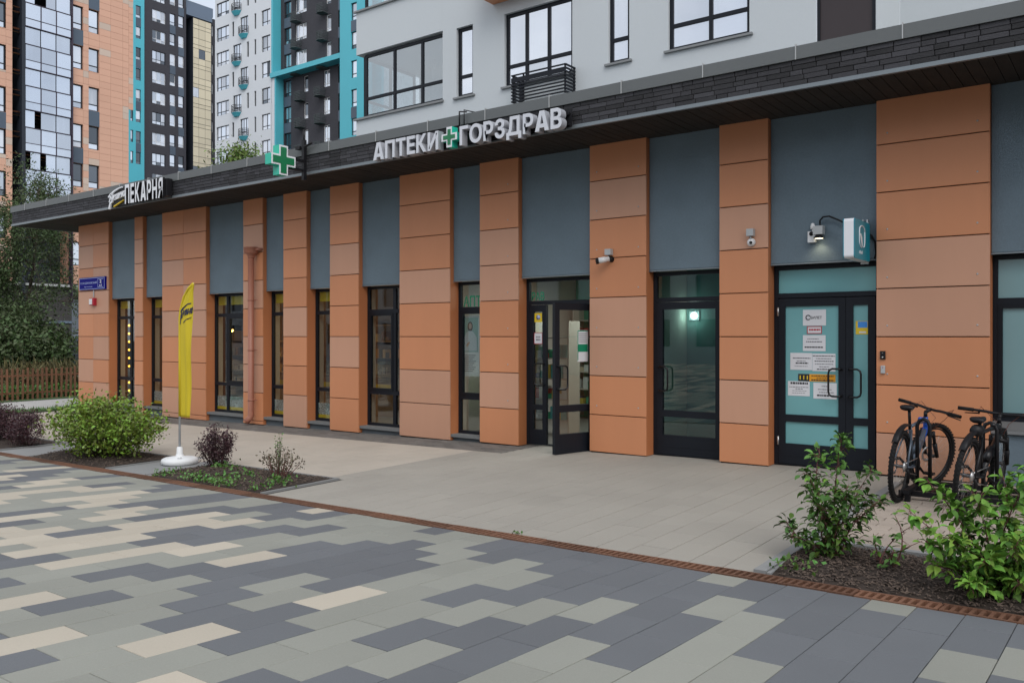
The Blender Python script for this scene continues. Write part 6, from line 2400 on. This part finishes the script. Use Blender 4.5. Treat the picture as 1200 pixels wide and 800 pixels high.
def tree(name, label, base, height, spread, n, leaf, m, seed, trunk_r=.12, crown_from=.25, lean=(0, 0), droop=.1, levels=3, tw_sd=.28, cat='tree', forks=4, clump=.0):
    """Tapered trunk, limbs and branches grown outwards; leaves gathered in uneven clumps round the twigs."""
    r_ = np.random.default_rng(seed)
    t = thing(name, label, cat, base)
    B = Vector(base)
    tips = []
    tr = MB()
    top = B + Vector((lean[0], lean[1], height * .86))
    tp = [B + (top - B) * q + Vector((.10 * math.sin(5 * q + seed), .10 * math.cos(4 * q + seed), 0)) * (height / 8) for q in np.linspace(0, 1, 9)]
    tr.tube(tp, [trunk_r * (1 - .88 * q) for q in np.linspace(0, 1, 9)], 10)
    obj('trunk', tr, TRUNK, t)

    def grow(p, d, l_, rad, lev, host):
        pts = [p]
        dd = d.copy()
        for s_ in range(5):
            dd = (dd + Vector(r_.normal(0, .16, 3)) + Vector((0, 0, .05 - droop * (s_ / 4)))).normalized()
            pts.append(pts[-1] + dd * l_ / 5)
        host.tube(pts, [rad * (1 - .75 * q) for q in np.linspace(0, 1, 6)], 5 if lev > 1 else 7)
        for q in ((.45, .65, .85, 1.0) if lev else (.4, .6, .8, 1.0)):
            tips.append((pts[min(5, int(q * 5))], lev))
        if lev < levels - 1:
            for _ in range(forks):
                q = r_.uniform(.3, 1)
                i = min(4, int(q * 5))
                side = Vector(r_.normal(0, 1, 3)).normalized()
                grow(lerp(pts[i], pts[i + 1], q * 5 - i), (dd * .6 + side * .8 + Vector((0, 0, .1))).normalized(), l_ * r_.uniform(.45, .7), rad * .5, lev + 1, host)

    nl = 13
    for k in range(nl):
        q = lerp(crown_from, .97, (k + r_.uniform(0, .8)) / nl)
        i = min(7, int(q * 8))
        p = lerp(tp[i], tp[i + 1], q * 8 - i)
        a = k * 2.4 + r_.uniform(-.5, .5)
        el = lerp(.15, 1.0, q)
        d = Vector((math.cos(a) * math.cos(el), math.sin(a) * math.cos(el), math.sin(el)))
        limb = MB()
        grow(p, d, spread * (1.1 - .55 * q) * r_.uniform(.75, 1.2), trunk_r * .36 * (1.1 - q * .6), 0, limb)
        obj('limb', limb, TRUNK, t)
    P = np.array([tuple(p) for p, lv in tips if lv >= 1])
    w_ = r_.uniform(0, 1, len(P)) ** 2 + .05           # some clumps dense, some bare
    idx = r_.choice(len(P), n, p=w_ / w_.sum())
    C = P[idx] + r_.normal(0, tw_sd, (n, 3)) * np.array([1, 1, .75]) - np.array([0, 0, droop])
    leaf_cloud('crown', C, leaf, m, t, up=.2, droop=.3, aspect=.36)
    return t


tree('willow_tree', 'tall airy dusty green tree with leaning stems before the orange tower', (-34.9, 14.9, -.6), 9.3, 2.5, 15000, .135, LEAF_T, 41, .12, .2, (.4, .4), .22, 3, .26)
tree('willow_tree', 'dark leafy tree at the left edge behind the picket fence', (-37.0, 13.3, -.6), 8.4, 2.8, 14000, .14, LEAF_T, 42, .12, .1, (1.2, .4), .2, 3, .28)
shrub('understorey_bush', 'dense dark green bush at the foot of the airy trees', (-34.6, 14.6, -.7), 1.9, 1.9, 3.2, 15000, .15, LEAF_T, 43, 40)
shrub('understorey_bush', 'dense dark green bush behind the left end of the picket fence', (-32.8, 13.0, -.7), 2.3, 2.1, 2.9, 15000, .15, LEAF_T, 44, 40)
shrub('hedge_plant', 'low dark leafy hedge growing along the foot of the picket fence', (-27.6, 11.8, zf - .1), .5, 3.4, .5, 6000, .09, LEAF_C, 45, 60, 'hedge')
C = np.column_stack([rng.uniform(-30, -28, 2600), rng.uniform(11.8, 16, 2600), rng.uniform(-.2, .60, 2600)])
gr_ = leaf_cloud('tall_grass', C, .40, GRASS, kind='stuff', aspect=.05, droop=-1.2)
gr_['label'] = 'dry straw coloured tall grass behind the picket fence'
tree('lime_tree', 'bright green tree top rising just above the shop roof edge', (-39.1, 26.8, -.8), 13.2, 2.6, 8000, .22, LEAF_T2, 46, .14, .55, (0, .3), .1, 3, .30)
tree('lime_tree', 'small bright green tree tip right of the larger tree top above the roof', (-37.2, 33.5, -.8), 13.3, 1.2, 1800, .20, LEAF_T2, 47, .10, .7, (0, 0), .1, 2, .22)

# ================================================================== ACROSS THE PLAZA, behind the photographer: two added blocks for the glass to mirror, the dark one shading the shops' right
for (x0, x1, y1, hgt, m_, lab) in ((-78, -14, -27, 11, WHITE_R, 'pale apartment block across the plaza, seen only mirrored in the shop glass'), (-2, 40, -22, 13, CLINKER, 'added dark brick apartment block behind the camera, shading the right of the shop front')):
    t = thing('added_opposite_block', lab, 'building', ((x0 + x1) / 2, y1 - 5, 0))
    wm = MB()
    hl = []
    x = x0 + 1.5
    while x < x1 - 2.5:
        for k in range(int((hgt - 2) / 3)):
            hl.append((x, x + 1.7, 1.0 + 3 * k, 2.7 + 3 * k))
        x += 3.4
    wall_sheet(wm, lambda u, z, d: (u, y1 - d, z), x0, x1, -1, hgt, hl, .2)
    wm.box(x0, x1, y1 - 12, y1 - .21, hgt - .3, hgt)
    wm.box(x0, x0 + .3, y1 - 12, y1 - .21, -1, hgt - .301)
    wm.box(x1 - .3, x1, y1 - 12, y1 - .21, -1, hgt - .301)
    obj('wall', wm, m_, t)
    obj('dark_windows', MB().box(x0 + .31, x1 - .31, y1 - .3, y1 - .215, -1, hgt - .31), PANE_D, t)
